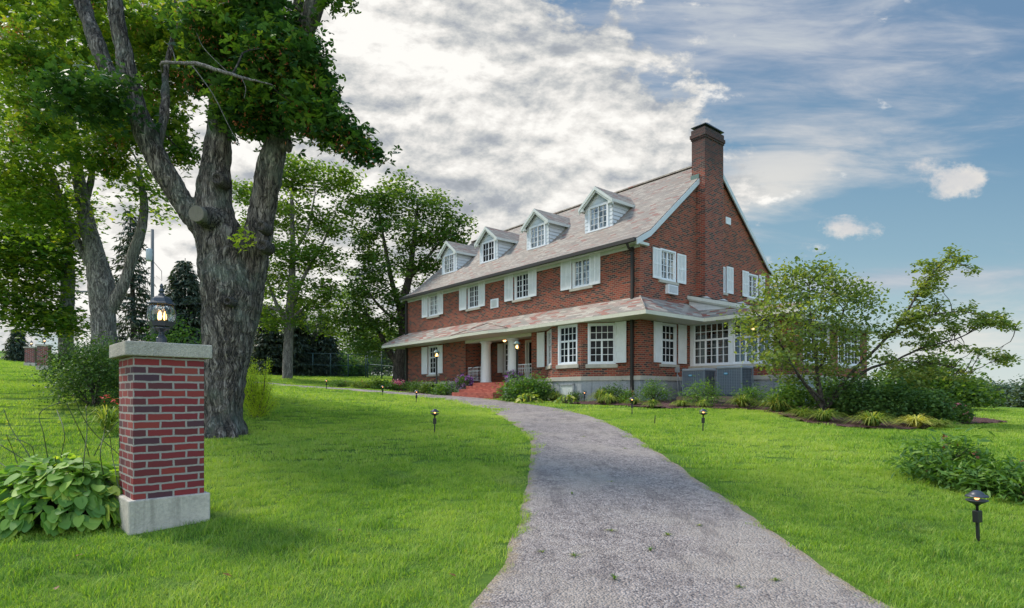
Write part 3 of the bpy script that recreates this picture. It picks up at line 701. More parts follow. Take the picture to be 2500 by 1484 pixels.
# white metal grille in the front wall and window air conditioner in the gable
m = HB(); m.box(-9.14, -8.52, .0, .03, 4.28, 4.73, FM); g_ = m.build('wall_vent', 'white_paint')
m = HB(); m.box(-9.05, -8.66, .03, .05, 4.35, 4.66, FM)
for k in range(8): m.box(-9.03, -8.68, .05, .058, 4.37 + k * .036, 4.385 + k * .036, FM)
m.build('grille', 'light_metal', g_)
m = HB(); m.box(1.56, 2.2, .0, .16, 3.97, 4.33, GM); ac = m.build('air_conditioner', 'white_paint', bevel=.01)
m = HB()
for k in range(9): m.box(1.62 + k * .06, 1.64 + k * .06, .16, .17, 4.02, 4.29, GM)
m.build('grille', 'condenser_top', ac)
# --- main roof with flared eaves
def roofpts(x): return [(x, -.36, 5.84), (x, .45, 5.875 + SL * .45 + .03), (x, WD / 2, ZR + .03), (x, WD - .45, 5.875 + SL * .45 + .03), (x, WD + .36, 5.84)]
XL, XR = -L - .18, .14
m = HB()
A_l, B_l = roofpts(XL), roofpts(XR)
for i in range(4): m.quad(A_l[i], B_l[i], B_l[i + 1], A_l[i + 1])
for P_ in (A_l, B_l):
    for i in range(4): m.quad(P_[i], P_[i + 1], tuple(Vector(P_[i + 1]) - Vector((0, 0, .05))), tuple(Vector(P_[i]) - Vector((0, 0, .05))))
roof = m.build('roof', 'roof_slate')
# individual courses stand proud: thin lapped slate rows give the roof a stepped profile
m = HB(); m.box(XL, XR, WD / 2 - .13, WD / 2 + .13, ZR + .0, ZR + .06); m.build('ridge_cap', 'roof_slate', roof)
for x0, x1 in ((XR - .05, XR + .0), (XL, XL + .05)):
    m = HB()
    for P_ in (roofpts(0),):
        for i in range(4):
            a, b = P_[i], P_[i + 1]
            c8 = [(xx, yy_, zz_ - dz) for xx in (x0 + .03, x1 + .03) for (yy_, zz_), dz in (((a[1], a[2]), .04), ((b[1], b[2]), .04), ((b[1], b[2]), .27), ((a[1], a[2]), .27))]
            f0, f1 = c8[:4], c8[4:]
            m.quad(*f0); m.quad(*reversed(f1))
            for k in range(4): m.quad(f0[k], f0[(k + 1) % 4], f1[(k + 1) % 4], f1[k])
    m.build('rake_board', 'siding_paint')
m = HB(); m.box(XL, XR, -.33, 0.0, 5.70, 5.74); m.box(-L, 0, -.03, 0, 5.56, 5.70); m.box(XL + .02, XR - .02, -.36, -.33, 5.66, 5.82); m.box(-.0, .16, -.30, .35, 5.62, 5.72); m.build('eave_soffit', 'trim_paint')
m = HB(); m.box(XL + .03, XR - .03, -.49, -.365, 5.69, 5.825); gut = m.build('gutter', 'dark_gutter')
m = HB(); m.box(-.36, -.26, -.12, -.02, 3.6, 5.6); m.tube([(-.31, -.40, 5.72), (-.31, -.30, 5.55), (-.31, -.08, 5.45)], .05); m.box(-.36, -.26, -.14, -.04, .2, 2.9); m.tube([(-.31, -.09, .35), (-.31, -.13, -.1)], .05); m.build('downspout', 'dark_gutter')
m = HB(); m.box(-L - .02, -L + .1, -.14, -.03, 3.6, 5.65); m.box(-L - .02, -L + .1, -.14, -.03, .2, 2.9); m.build('downspout', 'dark_gutter')
# --- porch roof round the front and the right side
EV, EX, EZ, WZ = -1.1, 1.1, 3.0, 3.71
m = HB()
apx, lx, rx = -8.92, -11.1, -6.5
f = lambda v: EZ + (v - EV) / (0 - EV) * (WZ - EZ)
A = (apx, -.32, f(-.32) + .015)
m.quad((-L - 1.1, EV, EZ), (lx, EV, EZ), A, (-L, 0, WZ)); m.quad((rx, EV, EZ), (EX, EV, EZ), (0, 0, WZ), A); m.quad((-L, 0, WZ), A, (0, 0, WZ))
m.quad((lx, EV, EZ), (-9.9, EV - .22, EZ + .01), A); m.quad((-9.9, EV - .22, EZ + .01), (-7.6, EV - .22, EZ + .01), A); m.quad((-7.6, EV - .22, EZ + .01), (rx, EV, EZ), A)
m.quad((EX, EV, EZ), (EX, 2.5, EZ), (0, 3.6, WZ), (0, 0, WZ))
m.quad((-L - 1.1, 3.0, EZ), (-L - 1.1, EV, EZ), (-L, 0, WZ), (-L, 3.0, WZ)); m.quad((-L - 1.1, 3.0, EZ), (-L, 3.0, WZ), (-L, 3.0, EZ))
m.quad((EX, 2.5, EZ), (SX + .5, 2.5, EZ), (SX + .5, SV + .02, 3.28), (.4, SV + .02, 3.44), (0, 3.6, WZ))
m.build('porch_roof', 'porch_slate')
# hip and valley rolls
m = HB()
for p_, q_ in (((EX, EV, EZ), (0, 0, WZ)), ((-L - 1.1, EV, EZ), (-L, 0, WZ)), ((rx, EV, EZ), A), (((lx, EV, EZ), A))): m = HB(); m.tube([tuple(Vector(p_) + Vector((0, 0, .02))), tuple(Vector(q_) + Vector((0, 0, .02)))], .028, 6); m.build('hip_cap', 'porch_slate')
m = HB()
front = [(-L - 1.1, 3.0), (-L - 1.1, EV), (lx, EV), (-9.9, EV - .22), (-7.6, EV - .22), (rx, EV), (EX, EV), (EX, 2.5), (SX + .5, 2.5)]
course(m, front, 2.85, 2.99, .02)
m.quad(*[(x, y, 2.852) for x, y in [(-L - 1.1, 3.0), (-L - 1.1, EV), (lx, EV), (-9.9, EV - .22), (-7.6, EV - .22), (rx, EV), (EX, EV), (EX, 0), (-L, 0), (-L, 3.0)]][::-1])
m.quad((EX, 0, 2.852), (EX, 2.5, 2.852), (SX + .5, 2.5, 2.852), (SX + .5, SV, 2.852), (0, SV, 2.852), (0, 0, 2.852))
m.build('porch_soffit', 'soffit_paint')
# --- entrance recess
RX0, RX1, RD = -11.3, -6.12, 1.75
m = HB()
m.quad((RX0, 0, .6), (RX0, RD, .6), (RX0, RD, 2.9), (RX0, 0, 2.9)); m.quad((RX1, RD, .6), (RX1, 0, .6), (RX1, 0, 2.9), (RX1, RD, 2.9))
panel(m, (RX0, RD), (1, 0), RX1 - RX0, .6, 2.9, [(1.0, 1.75, 1.2, 2.78), (2.75, 3.75, .62, 2.78)], (0, -1), .1); m.build('porch_wall', 'brick')
RM = frame_M((RX0, RD), (1, 0), (0, -1))
window(RM, 1.0, 1.75, 1.2, 2.78, 3, 2, 3, sill_ext=.05); shutter(RM, .55, .98, 1.2, 2.75, louv=False)
m = HB(); m.box(2.75, 2.87, -.08, .03, .62, 2.78, RM); m.box(3.63, 3.75, -.08, .03, .62, 2.78, RM); m.box(2.87, 3.63, -.08, .03, 2.66, 2.78, RM); m.box(2.87, 3.63, -.08, -.04, .62, .95, RM); m.box(2.87, 2.97, -.08, -.04, .95, 2.66, RM); m.box(3.53, 3.63, -.08, -.04, .95, 2.66, RM); do = m.build('door', 'trim_paint')
m = HB(); m.box(2.97, 3.53, -.07, -.06, .95, 2.66, RM); m.build('pane', 'window_glass', do)
m = HB(); m.box(RX0, RX1, -.02, RD, 2.84, 2.9); m.box(RX0 - .0, RX1 + .0, -.03, .36, 2.70, 2.845); m.build('porch_ceiling', 'soffit_paint')
m = HB(); m.box(RX0, RX1, -.1, RD, .5, .64); m.box(RX0, -10.1, -.06, .0, -.5, .5); m.box(-7.4, RX1, -.06, .0, -.5, .5); m.build('porch_floor', 'step_brick')
for cx in (-9.80, -7.68):
    m = HB(); m.lathe([(.30, .64), (.30, .70), (.27, .71), (.265, .76), (.258, 1.3), (.235, 2.55), (.235, 2.58), (.26, 2.60), (.27, 2.64), (.31, 2.65), (.31, 2.71)], 28, (cx, .2, 0)); m.build('column', 'white_paint')
def railing(x0, x1, name='porch_railing'):
    m = HB(); y = .14
    m.box(x0, x1, y - .02, y + .02, 1.42, 1.455); m.box(x0, x1, y - .015, y + .015, 1.26, 1.28); m.box(x0, x1, y - .015, y + .015, .74, .76)
    n = int((x1 - x0) / .115)
    for k in range(n + 1):
        x = x0 + (x1 - x0) * k / n; m.box(x - .007, x + .007, y - .007, y + .007, .64 if k % 4 == 0 else .76, 1.42)
        if k < n:
            xc = x + (x1 - x0) / n / 2
            for zc, r_ in ((1.17, .055), (.86, .05)):
                m.tube([(xc + r_ * math.cos(a_), y, zc + r_ * 1.5 * math.sin(a_)) for a_ in np.linspace(0, 2 * math.pi, 11)], .006, 4, cap=False)
    return m.build(name, 'white_paint')
railing(-11.25, -10.08); railing(-7.40, -6.15)
m = HB()
for k in range(4):
    zt = .62 - k * .16; m.box(-10.05 - .12 * k, -7.45 + .12 * k, -.1 - .34 * (k + 1), -.1 - .34 * k - .003, -.45, zt)
m.build('front_steps', 'step_brick', bevel=.012)
def scroll(m, c, r0, turns, sgn=1, y=0, r=.012):
    m.tube([(c[0] + sgn * r0 * (1 - .8 * t) * math.cos(t * turns * 2 * math.pi), y, c[1] + r0 * (1 - .8 * t) * math.sin(t * turns * 2 * math.pi)) for t in np.linspace(0, 1, 26)], r, 5)
m = HB()   # wrought iron handrail on the left of the steps, built along its own line
hp = [(-9.95, -.12, 1.50), (-10.02, -.45, 1.40), (-10.25, -1.1, 1.0), (-10.42, -1.45, .78)]
m.tube(hp, .017, 6); m.tube([(-9.95, -.12, .6), (-9.95, -.12, 1.55)], .016, 6); m.tube([(-10.42, -1.45, -.1), (-10.42, -1.45, .82)], .016, 6)
m.tube([(-9.95 + .16 * math.sin(a_), -.12 - .16 * math.sin(a_) * .8, 1.5 - .17 + .17 * math.cos(a_)) for a_ in np.linspace(0, 3.6, 14)], .012, 5)
m.tube([(-10.42 - .02 * math.sin(a_), -1.45 - .22 * math.sin(a_), .62 + .17 * math.cos(a_)) for a_ in np.linspace(0, 3.8, 14)], .012, 5)
for c_, r_ in (((-10.33, -1.15, .42), .15), ((-10.15, -.8, .72), .12)):
    m.tube([(c_[0] + .1 * r_ * math.cos(q), c_[1] + r_ * (1 - .75 * t) * math.cos(q), c_[2] + r_ * (1 - .75 * t) * math.sin(q)) for t, q in zip(np.linspace(0, 1, 24), np.linspace(0, 9, 24))], .012, 5)
m.tube([(-10.36, -1.3, .3), (-10.2, -.85, .55), (-9.97, -.2, .95)], .012, 5)
m.build('iron_handrail', 'black_metal')
m = HB(); m.lathe([(.02, 2.84), (.07, 2.82), (.085, 2.72), (.05, 2.66), (.0, 2.65)], 12, (-8.75, .55, 0)); po = m.build('porch_light', 'bulb_glow')
# --- dormers
for k, cx in enumerate((-15.22, -11.40, -7.46, -3.50)):
    hw, v0, zb_, zw, zt = .79, 1.60, 5.875 + SL * 1.6 - .02, 8.40, 9.08
    m = HB()
    # clapboard cheeks and front as lapped boards
    nb = 7
    for sx in (-1, 1):
        for i in range(nb):
            z0_, z1_ = zb_ + (zw - zb_) * i / nb, zb_ + (zw - zb_) * (i + 1) / nb
            vb0, vb1 = (z0_ - 5.875) / SL + .02, (z1_ - 5.875) / SL + .02
            xo, xi = cx + sx * (hw + .038), cx + sx * (hw + .002)
            q = [(xo, v0, z0_), (xo, vb0 + .1, z0_), (xi, vb1 + .1, z1_), (xi, v0, z1_)]
            m.quad(*(q if sx > 0 else q[::-1])); q2 = [(xi, v0, z0_), (xi, vb0, z0_), (xo, vb0, z0_), (xo, v0, z0_)]; m.quad(*(q2 if sx > 0 else q2[::-1]))
    ww, wz0, wz1 = .52, 7.24 + .03, 8.28
    for a0_, a1_ in ((cx - hw - .018, cx - ww), (cx + ww, cx + hw + .018)):
        for i in range(nb):
            z0_, z1_ = zb_ + (zw - zb_) * i / nb, zb_ + (zw - zb_) * (i + 1) / nb
            m.quad((a0_, v0 - .02, z0_), (a1_, v0 - .02, z0_), (a1_, v0 - .005, z1_), (a0_, v0 - .005, z1_)); m.quad((a0_, v0 + .002, z0_), (a1_, v0 + .002, z0_), (a1_, v0 - .02, z0_), (a0_, v0 - .02, z0_))
    for i in range(3):
        z0_, z1_ = zw + .68 * i / 3, zw + .68 * (i + 1) / 3; h0, h1_ = .82 * (1 - i / 3), .82 * (1 - (i + 1) / 3)
        m.quad((cx - h0, v0 - .02, z0_), (cx + h0, v0 - .02, z0_), (cx + h1_ + .001, v0 - .005, z1_), (cx - h1_ - .001, v0 - .005, z1_))
    m.box(cx - ww, cx + ww, v0 - .01, v0 + .02, wz1, zw + .02); m.box(cx - ww, cx + ww, v0 - .01, v0 + .02, zb_, wz0)
    dm = m.build('dormer', 'siding_paint')
    fr = MB(); fr = HB()
    DMx = frame_M((cx, v0), (1, 0), (0, -1))
    B = lambda *q: fr.box(*q, DMx)
    B(-ww - .06, -ww + .04, -.02, .045, wz0 - .02, wz1 + .06); B(ww - .04, ww + .06, -.02, .045, wz0 - .02, wz1 + .06); B(-ww + .04, ww - .04, -.02, .043, wz1 - .03, wz1 + .06); B(-ww - .12, ww + .12, -.02, .09, wz0 - .07, wz0 - .0)
    B(-.022, .022, -.01, .03, wz0, wz1)
    for j in range(1, 4):
        if j != 2: B(-ww + (2 * ww) * j / 4 - .009, -ww + (2 * ww) * j / 4 + .009, -.01, .02, wz0, wz1)
    for j in range(1, 3 + (k != 1)): B(-ww, ww, -.01, .018, wz0 + (wz1 - wz0) * j / (3 + (k != 1)) - .009, wz0 + (wz1 - wz0) * j / (3 + (k != 1)) + .009)
    fr.build('window_frame', 'white_paint', dm)
    p = HB(); p.box(-ww, ww, -.02, -.012, wz0, wz1, DMx); p.build('pane', 'window_glass' if k == 1 else 'reflecting_glass', dm)
    # little gable roof
    ho, vf, ez, rz_ = .99, 1.36, 8.33, 9.10
    vb_r, vb_e = (rz_ - 5.875) / SL, (ez - 5.875) / SL
    m = HB()
    for sx in (-1, 1):
        q = [(cx + sx * ho, vf, ez), (cx + sx * ho, vb_e + .05, ez), (cx, vb_r + .05, rz_), (cx, vf, rz_)]
        m.quad(*(q if sx > 0 else q[::-1])); q = [(x, y, z - .04) for x, y, z in q]; m.quad(*(q[::-1] if sx > 0 else q))
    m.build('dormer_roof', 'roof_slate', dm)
    m = HB()
    for sx in (-1, 1):   # rake boards with returns, side fascia
        n_ = Vector((sx * (rz_ - ez), 0, ho)).normalized()
        a_, b_ = Vector((cx + sx * ho, 0, ez - .01)), Vector((cx, 0, rz_ - .01))
        for (y0_, y1_, t_) in ((vf - .02, vf + .03, .15), (vf + .03, vf + .07, .24)):
            pts = [a_, b_, b_ - Vector((0, 0, t_)), a_ - Vector((0, 0, t_))]
            F0 = [(p.x, y0_, p.z) for p in pts]; F1 = [(p.x, y1_, p.z) for p in pts]
            m.quad(*F0); m.quad(*F1[::-1])
            for j in range(4): m.quad(F0[j], F0[(j + 1) % 4], F1[(j + 1) % 4], F1[j])
        m.box(cx + sx * ho - .02, cx + sx * ho + .015, vf, vb_e, ez - .13, ez - .005); m.box(min(cx + sx * hw, cx + sx * ho), max(cx + sx * hw, cx + sx * ho), vf + .02, vb_e - .1, ez - .10, ez - .07)
        m.box(min(cx + sx * (hw - .06), cx + sx * (ho - .03)), max(cx + sx * (hw - .06), cx + sx * (ho - .03)), vf - .0, vf + .1, ez - .16, ez - .02)
    m.build('dormer_trim', 'trim_paint', dm)
# --- chimney
m = HB(); CH = (-.20, .42, 3.67, 5.06)
m.box(CH[0], CH[1], CH[2], CH[3], -1.2, 10.58); m.box(CH[0] - .03, CH[1] + .03, CH[2] - .03, CH[3] + .03, 10.58, 10.66); m.box(CH[0] - .06, CH[1] + .06, CH[2] - .06, CH[3] + .06, 10.66, 10.80); m.box(CH[0] - .02, CH[1] + .02, CH[2] - .02, CH[3] + .02, 10.80, 11.0)
ch = m.build('chimney', 'sooty_brick')
m = HB(); x0, x1, y0, y1 = CH[0] - .03, CH[1] + .03, CH[2] - .02, CH[3] + .02; c_ = ((x0 + x1) / 2, (y0 + y1) / 2, 11.46)
m.quad((x0, y0, 11.14), (x1, y0, 11.14), c_); m.quad((x1, y0, 11.14), (x1, y1, 11.14), c_); m.quad((x1, y1, 11.14), (x0, y1, 11.14), c_); m.quad((x0, y1, 11.14), (x0, y0, 11.14), c_); m.box(x0, x1, y0, y1, 11.11, 11.14)
m.box(CH[0] + .08, CH[1] - .08, CH[2] + .1, CH[3] - .1, 10.9, 11.11); m.build('chimney_cap', 'slate_metal', ch)
m = HB(); m.box(CH[0] - .02, .16, CH[2] - .05, CH[2] + .0, 8.95, 9.12); m.build('flashing', 'verdigris', ch)
# --- sunroom on the right
m = HB(); S_ = [(.12, 1.80, 1.18, 2.93), (1.86, 3.44, 1.18, 2.93)]
panel(m, (0, SV), (1, 0), SX, .70, 3.0, S_, (0, -1)); panel(m, (SX, SV), (0, 1), WD - SV, .70, 3.0, [(.7, 2.9, 1.2, 2.75), (3.7, 5.9, 1.2, 2.75)], (1, 0)); m.build('sunroom_wall', 'brick')
SM = frame_M((0, SV), (1, 0), (0, -1))
for a, b, z0, z1 in S_: window(SM, a, b, z0, z1, 6, 2, 3, groups=3, glass='clear_glass', name='sunroom_window', sill=False, rec=.09)
m = HB(); m.box(.0, 3.5, -.05, .08, 1.06, 1.18, SM); m.build('sunroom_sill', 'limestone', bevel=.008)
for q_ in ((1.80, 1.86, -.05), (3.44, 3.52, -.0), (.04, .12, -.0)): m = HB(); m.box(*q_, .02, 1.18, 2.95, SM); m.build('sunroom_mullion', 'white_paint')
SSM = frame_M((SX, SV), (0, 1), (1, 0))
for a, b in ((.7, 2.9), (3.7, 5.9)): window(SSM, a, b, 1.2, 2.75, 6, 2, 3, groups=3, name='sunroom_window', sill_ext=.05)
m = HB(); zr_ = lambda x: 4.10 - .268 * x
x1 = SX + .45
m.quad((-.0, SV - .12, zr_(0)), (x1, SV - .12, zr_(x1)), (x1, WD + .2, zr_(x1)), (0, WD + .2, zr_(0))); m.quad((0, SV - .12, zr_(0) - .04), (0, WD + .2, zr_(0) - .04), (x1, WD + .2, zr_(x1) - .04), (x1, SV - .12, zr_(x1) - .04)); m.build('sunroom_roof', 'dark_gutter')
m = HB(); m.quad((0, SV, 3.1), (SX, SV, 2.9), (SX, SV, zr_(SX) - .05), (0, SV, zr_(0) - .05))
for i in range(4):
    z_ = 3.15 + i * .2; xe = min(SX, (4.05 - z_) / .268)
    if xe > .2: m.quad((0, SV - .022, z_), (xe, SV - .022, z_), (xe - .3, SV - .004, z_ + .2), (0, SV - .004, z_ + .2)); m.quad((0, SV, z_), (xe, SV, z_), (xe, SV - .022, z_), (0, SV - .022, z_))
m.build('sunroom_cheek', 'siding_paint')
m = HB()
for y0, y1, t0, t1 in ((SV - .15, SV - .11, .03, .17), (SV - .11, SV - .02, .10, .22)):
    a = [(0, zr_(0) - t0), (x1, zr_(x1) - t0), (x1, zr_(x1) - t1), (0, zr_(0) - t1)]; F0 = [(x, y0, z) for x, z in a]; F1 = [(x, y1, z) for x, z in a]
    m.quad(*F0[::-1]); m.quad(*F1)
    for j in range(4): m.quad(F0[j], F0[(j + 1) % 4], F1[(j + 1) % 4], F1[j])
m.box(x1 - .03, x1 + .02, SV - .15, WD + .2, zr_(x1) - .2, zr_(x1) - .01); m.box(SX, x1, SV, WD + .2, zr_(x1) - .22, zr_(x1) - .19); m.build('sunroom_trim', 'trim_paint')
# dark room behind the sunroom glass, with a lit ceiling lamp and curtains
m = HB(); x0, x1_, y0, y1 = .05, SX - .16, SV + .16, WD - .1
m.quad((x0, y0, .8), (x1_, y0, .8), (x1_, y1, .8), (x0, y1, .8)); m.quad((x0, y0, 2.97), (x0, y1, 2.97), (x1_, y1, 2.97), (x1_, y0, 2.97)); m.quad((x0, y1, .8), (x1_, y1, .8), (x1_, y1, 2.97), (x0, y1, 2.97)); m.quad((x0, y0, .8), (x0, y1, .8), (x0, y1, 2.97), (x0, y0, 2.97)); m.quad((x1_, y1, .8), (x1_, y0, .8), (x1_, y0, 2.97), (x1_, y1, 2.97)); m.build('sunroom_interior', 'interior')
m = HB(); m.lathe([(.02, 2.95), (.14, 2.93), (.17, 2.88), (.13, 2.83), (0, 2.82)], 16, (1.95, SV + 1.5, -.22)); m.build('ceiling_lamp', 'soft_glow')
for x0, x1_ in ((.2, .62), (.78, 1.05), (1.3, 1.62)):
    m = HB(); n = 14
    for k in range(n):
        a, b = x0 + (x1_ - x0) * k / n, x0 + (x1_ - x0) * (k + 1) / n
        ya, yb = SV + .28 + .03 * math.sin(k * 1.9), SV + .28 + .03 * math.sin((k + 1) * 1.9)
        m.quad((a, ya, 1.2), (b, yb, 1.2), (b, yb, 2.45), (a, ya, 2.45), smooth=True)
    m.build('curtain', 'curtain')
# electrical box and pipes on the gable wall
m = HB(); m.box(2.2, 2.38, .0, .1, .92, 1.12, GM); m.tube([(.05, 2.29, .92), (.05, 2.29, .5), (.1, 2.3, .1), (.2, 2.4, -.2)], .018); m.tube([(.06, 2.34, .8), (.1, 2.5, .35), (.3, 2.7, .1), (.5, 2.75, -.1)], .014); m.build('meter_box', 'condenser_top')
for o in list(house.children_recursive): pass

# ------------------------------------------------------------------ foliage helpers
SHAPES = {
 'kite': [[(0, 0, 0), (.5, .34, .05), (1, 0, -.04), (.5, -.34, .05)]],
 'oval': [[(0, 0, 0), (.35, .30, .07), (.8, .22, .03), (1, 0, -.08)], [(0, 0, 0), (1, 0, -.08), (.8, -.22, .03), (.35, -.30, .07)]],
 'lance': [[(0, 0, 0), (.4, .13, .03), (1, 0, -.1), (.4, -.13, .03)]],
 'heart': [[(.06, 0, -.02), (-.05, .26, .06), (.35, .42, .05), (.55, 0, -.03)], [(.55, 0, -.03), (.35, .42, .05), (.75, .24, .0), (1.05, 0, -.12)],
           [(.55, 0, -.03), (.35, -.42, .05), (-.05, -.26, .06), (.06, 0, -.02)], [(1.05, 0, -.12), (.75, -.24, .0), (.35, -.42, .05), (.55, 0, -.03)]],
}
def _rot2(p, a): return (p[0] * math.cos(a) - p[1] * math.sin(a), p[0] * math.sin(a) + p[1] * math.cos(a), p[2])
_k = [(0, 0, 0), (.55, .24, .04), (1.0, 0, -.05), (.55, -.24, .04)]
SHAPES['maple'] = [_k] + [[_rot2((x * .82, y * .9, z), s * 1.05) for x, y, z in _k] for s in (1, -1)]
SHAPES['maple'] = [[(x - .25, y, z) for x, y, z in q] for q in SHAPES['maple']]
SHAPES['tri3'] = [[(x, y, z) for x, y, z in _k], [_rot2((x * .9, y, z), .9) for x, y, z in _k]]
def leafgeo(C, size, shape='kite', up=.8, tone=None, dirs=None, droop=0.0, seed=None):
    rs = np.random.RandomState(seed if seed is not None else NP.randint(1 << 30))
    C = np.asarray(C, float); N = len(C); size = np.broadcast_to(size, (N,)) * rs.uniform(.7, 1.3, N)
    n = rs.normal(0, 1, (N, 3)); n /= np.linalg.norm(n, axis=1)[:, None]; n[:, 2] = np.abs(n[:, 2]); n[:, 2] += up; n /= np.linalg.norm(n, axis=1)[:, None]
    d = rs.normal(0, 1, (N, 3)) if dirs is None else np.asarray(dirs, float) + rs.normal(0, .35, (N, 3))
    d[:, 2] -= droop
    if dirs is None: d -= n * (d * n).sum(1)[:, None]
    d /= np.linalg.norm(d, axis=1)[:, None]
    if dirs is not None: n -= d * (d * n).sum(1)[:, None]; n /= np.linalg.norm(n, axis=1)[:, None]
    b = np.cross(n, d)
    S = np.array(SHAPES[shape]).reshape(-1, 3); k = len(S)
    V = C[:, None, :] + size[:, None, None] * (S[None, :, 0:1] * d[:, None, :] + S[None, :, 1:2] * b[:, None, :] + S[None, :, 2:3] * n[:, None, :])
    V = V.reshape(-1, 3); Q = np.arange(len(V)).reshape(-1, 4)
    if tone is None: tone = rs.uniform(0, 1, N)
    return V, Q, np.repeat(np.clip(tone, 0, 1), k)
def ellips(n, c, r, rs, shell=.0):
    u = rs.normal(0, 1, (n, 3)); u /= np.linalg.norm(u, axis=1)[:, None]
    q = rs.uniform(shell ** 3, 1, n) ** (1 / 3.); return np.asarray(c) + u * q[:, None] * np.asarray(r)
def join_geo(L):
    V, Q, T_ = [], [], []; o = 0
    for v, q, t in L: V.append(v); Q.append(q + o); T_.append(t); o += len(v)
    return np.vstack(V), np.vstack(Q), np.concatenate(T_)
def clump_leaves(CC, per, rad, size, shape, up=.8, flat=.55, rs=None, tone_c=None, droop=0.0, lit=None):
    """per leaves around every clump centre; some clumps pale, some dark"""
    n = len(CC); P = np.repeat(CC, per, 0) + rs.normal(0, 1, (n * per, 3)) * np.array([rad, rad, rad * flat])
    tc_ = rs.uniform(.15, .85, n) if tone_c is None else tone_c
    t = np.repeat(tc_, per) * .62 + rs.uniform(0, 1, n * per) * .38
    return leafgeo(P, size, shape, up, t, droop=droop, seed=rs.randint(1 << 30))
def limb(mb, pts, n=10, sub=6, wob=.0, rs=None):
    """pts: (Vector, radius) list -> smooth tapered tube; returns sampled centre points"""
    P = [np.array([*p, r]) for p, r in pts]; Q = [2 * P[0] - P[1]] + P + [2 * P[-1] - P[-2]]; out = []
    for i in range(1, len(Q) - 2):
        for k in range(sub):
            t = k / sub; a, b, c, d = Q[i - 1], Q[i], Q[i + 1], Q[i + 2]
            out.append(.5 * ((2 * b) + (-a + c) * t + (2 * a - 5 * b + 4 * c - d) * t * t + (-a + 3 * b - 3 * c + d) * t ** 3))
    out.append(P[-1]); out = np.array(out)
    if wob and rs is not None: out[1:, :3] += np.cumsum(rs.normal(0, wob, (len(out) - 1, 3)), 0) * .5
    out[:, 3] = np.maximum(out[:, 3], .004)
    mb.tube([o[:3] for o in out], list(out[:, 3]), n, jit=.10)
    return out
def twigs(mb, CC, S, rs, r0=.03, r1=.008, sag=.1, maxn=400, n=4):
    """thin branches to the clumps; every new one starts at the nearest limb or earlier branch"""
    S = np.asarray(S)[:, :4]; CC = np.asarray(CC)[:maxn]
    if not len(CC): return
    dm = np.array([np.linalg.norm(S[:, :3] - c, axis=1).min() for c in CC])
    for c in CC[np.argsort(dm)]:
        d = np.linalg.norm(S[:, :3] - c, axis=1) + np.maximum(0, S[:, 2] - c[2]) * .5 + (.02 / np.maximum(S[:, 3], .004)) * .15
        s = S[np.argmin(d)]; a = s[:3]; ln = np.linalg.norm(c - a); m = (a + c) / 2 + rs.normal(0, .07, 3) * ln + np.array([0, 0, sag * ln])
        r = min(r0, s[3] * .75, .006 + ln * .02); P = np.array([a, (a + m) / 2 + rs.normal(0, .02, 3) * ln, m, (m + c) / 2 + rs.normal(0, .02, 3) * ln, c]); R5 = [r, r * .85, r * .65 + r1 * .3, r * .35 + r1 * .65, r1]
        mb.tube(P, R5, n, cap=False)
        S = np.vstack([S, np.hstack([P[1:], np.array(R5[1:])[:, None]])])
def lim(pts): return [(PX(x, y, Y), wpx / 2 / F * Y) for x, y, Y, wpx in pts]
def blobs(spec, rs, shell=.0):
    """spec rows: x, y, depth, rx, ry in picture units, depth radius in m, number of clumps"""
    out = []
    for x, y, Y, rx, ry, rd, n in spec:
        out.append(ellips(n, PX(x, y, Y), (rx / F * Y, rd, ry / F * Y), rs, shell))
    return np.vstack(out)
def to_local(o, V): return V - np.array(o.location)
def tree(name, base, label, limbs, spec, bark, leaf, size, shape, per, rad, up=.8, flat=.55, group=None, seed=1, twr=.03, sag=.08, shell=.0, cat='tree', extra=None, trunk_n=10, wob=.0, droop=0.0, ntw=260, tone_dir=None):
    rs = np.random.RandomState(seed); root = empty(name, base, 0, label, cat, group)
    m = MB(); S = []
    for l in limbs: S.append(limb(m, l, trunk_n, wob=wob, rs=rs))
    S = np.vstack(S); CC = blobs(spec, rs, shell)
    order = rs.permutation(len(CC)); twigs(m, CC[order], S, rs, twr, sag=sag, maxn=ntw)
    m.v = [tuple(Vector(v) - Vector(base)) for v in m.v]
    tr = m.build('trunk', bark, root)
    tone = rs.uniform(.1, .9, len(CC))
    V, Q, T_ = clump_leaves(CC, per, rad, size, shape, up, flat, rs, tone_c=tone, droop=droop)
    obj_np('crown', to_local(root, V), Q, leaf, root, tone=T_)
    return root, CC, S
def fuse(o, vox, smooth=2):
    r = o.modifiers.new('fuse', 'REMESH'); r.mode = 'VOXEL'; r.voxel_size = vox; r.use_smooth_shade = True
    s = o.modifiers.new('soften', 'SMOOTH'); s.iterations = smooth; s.factor = .6

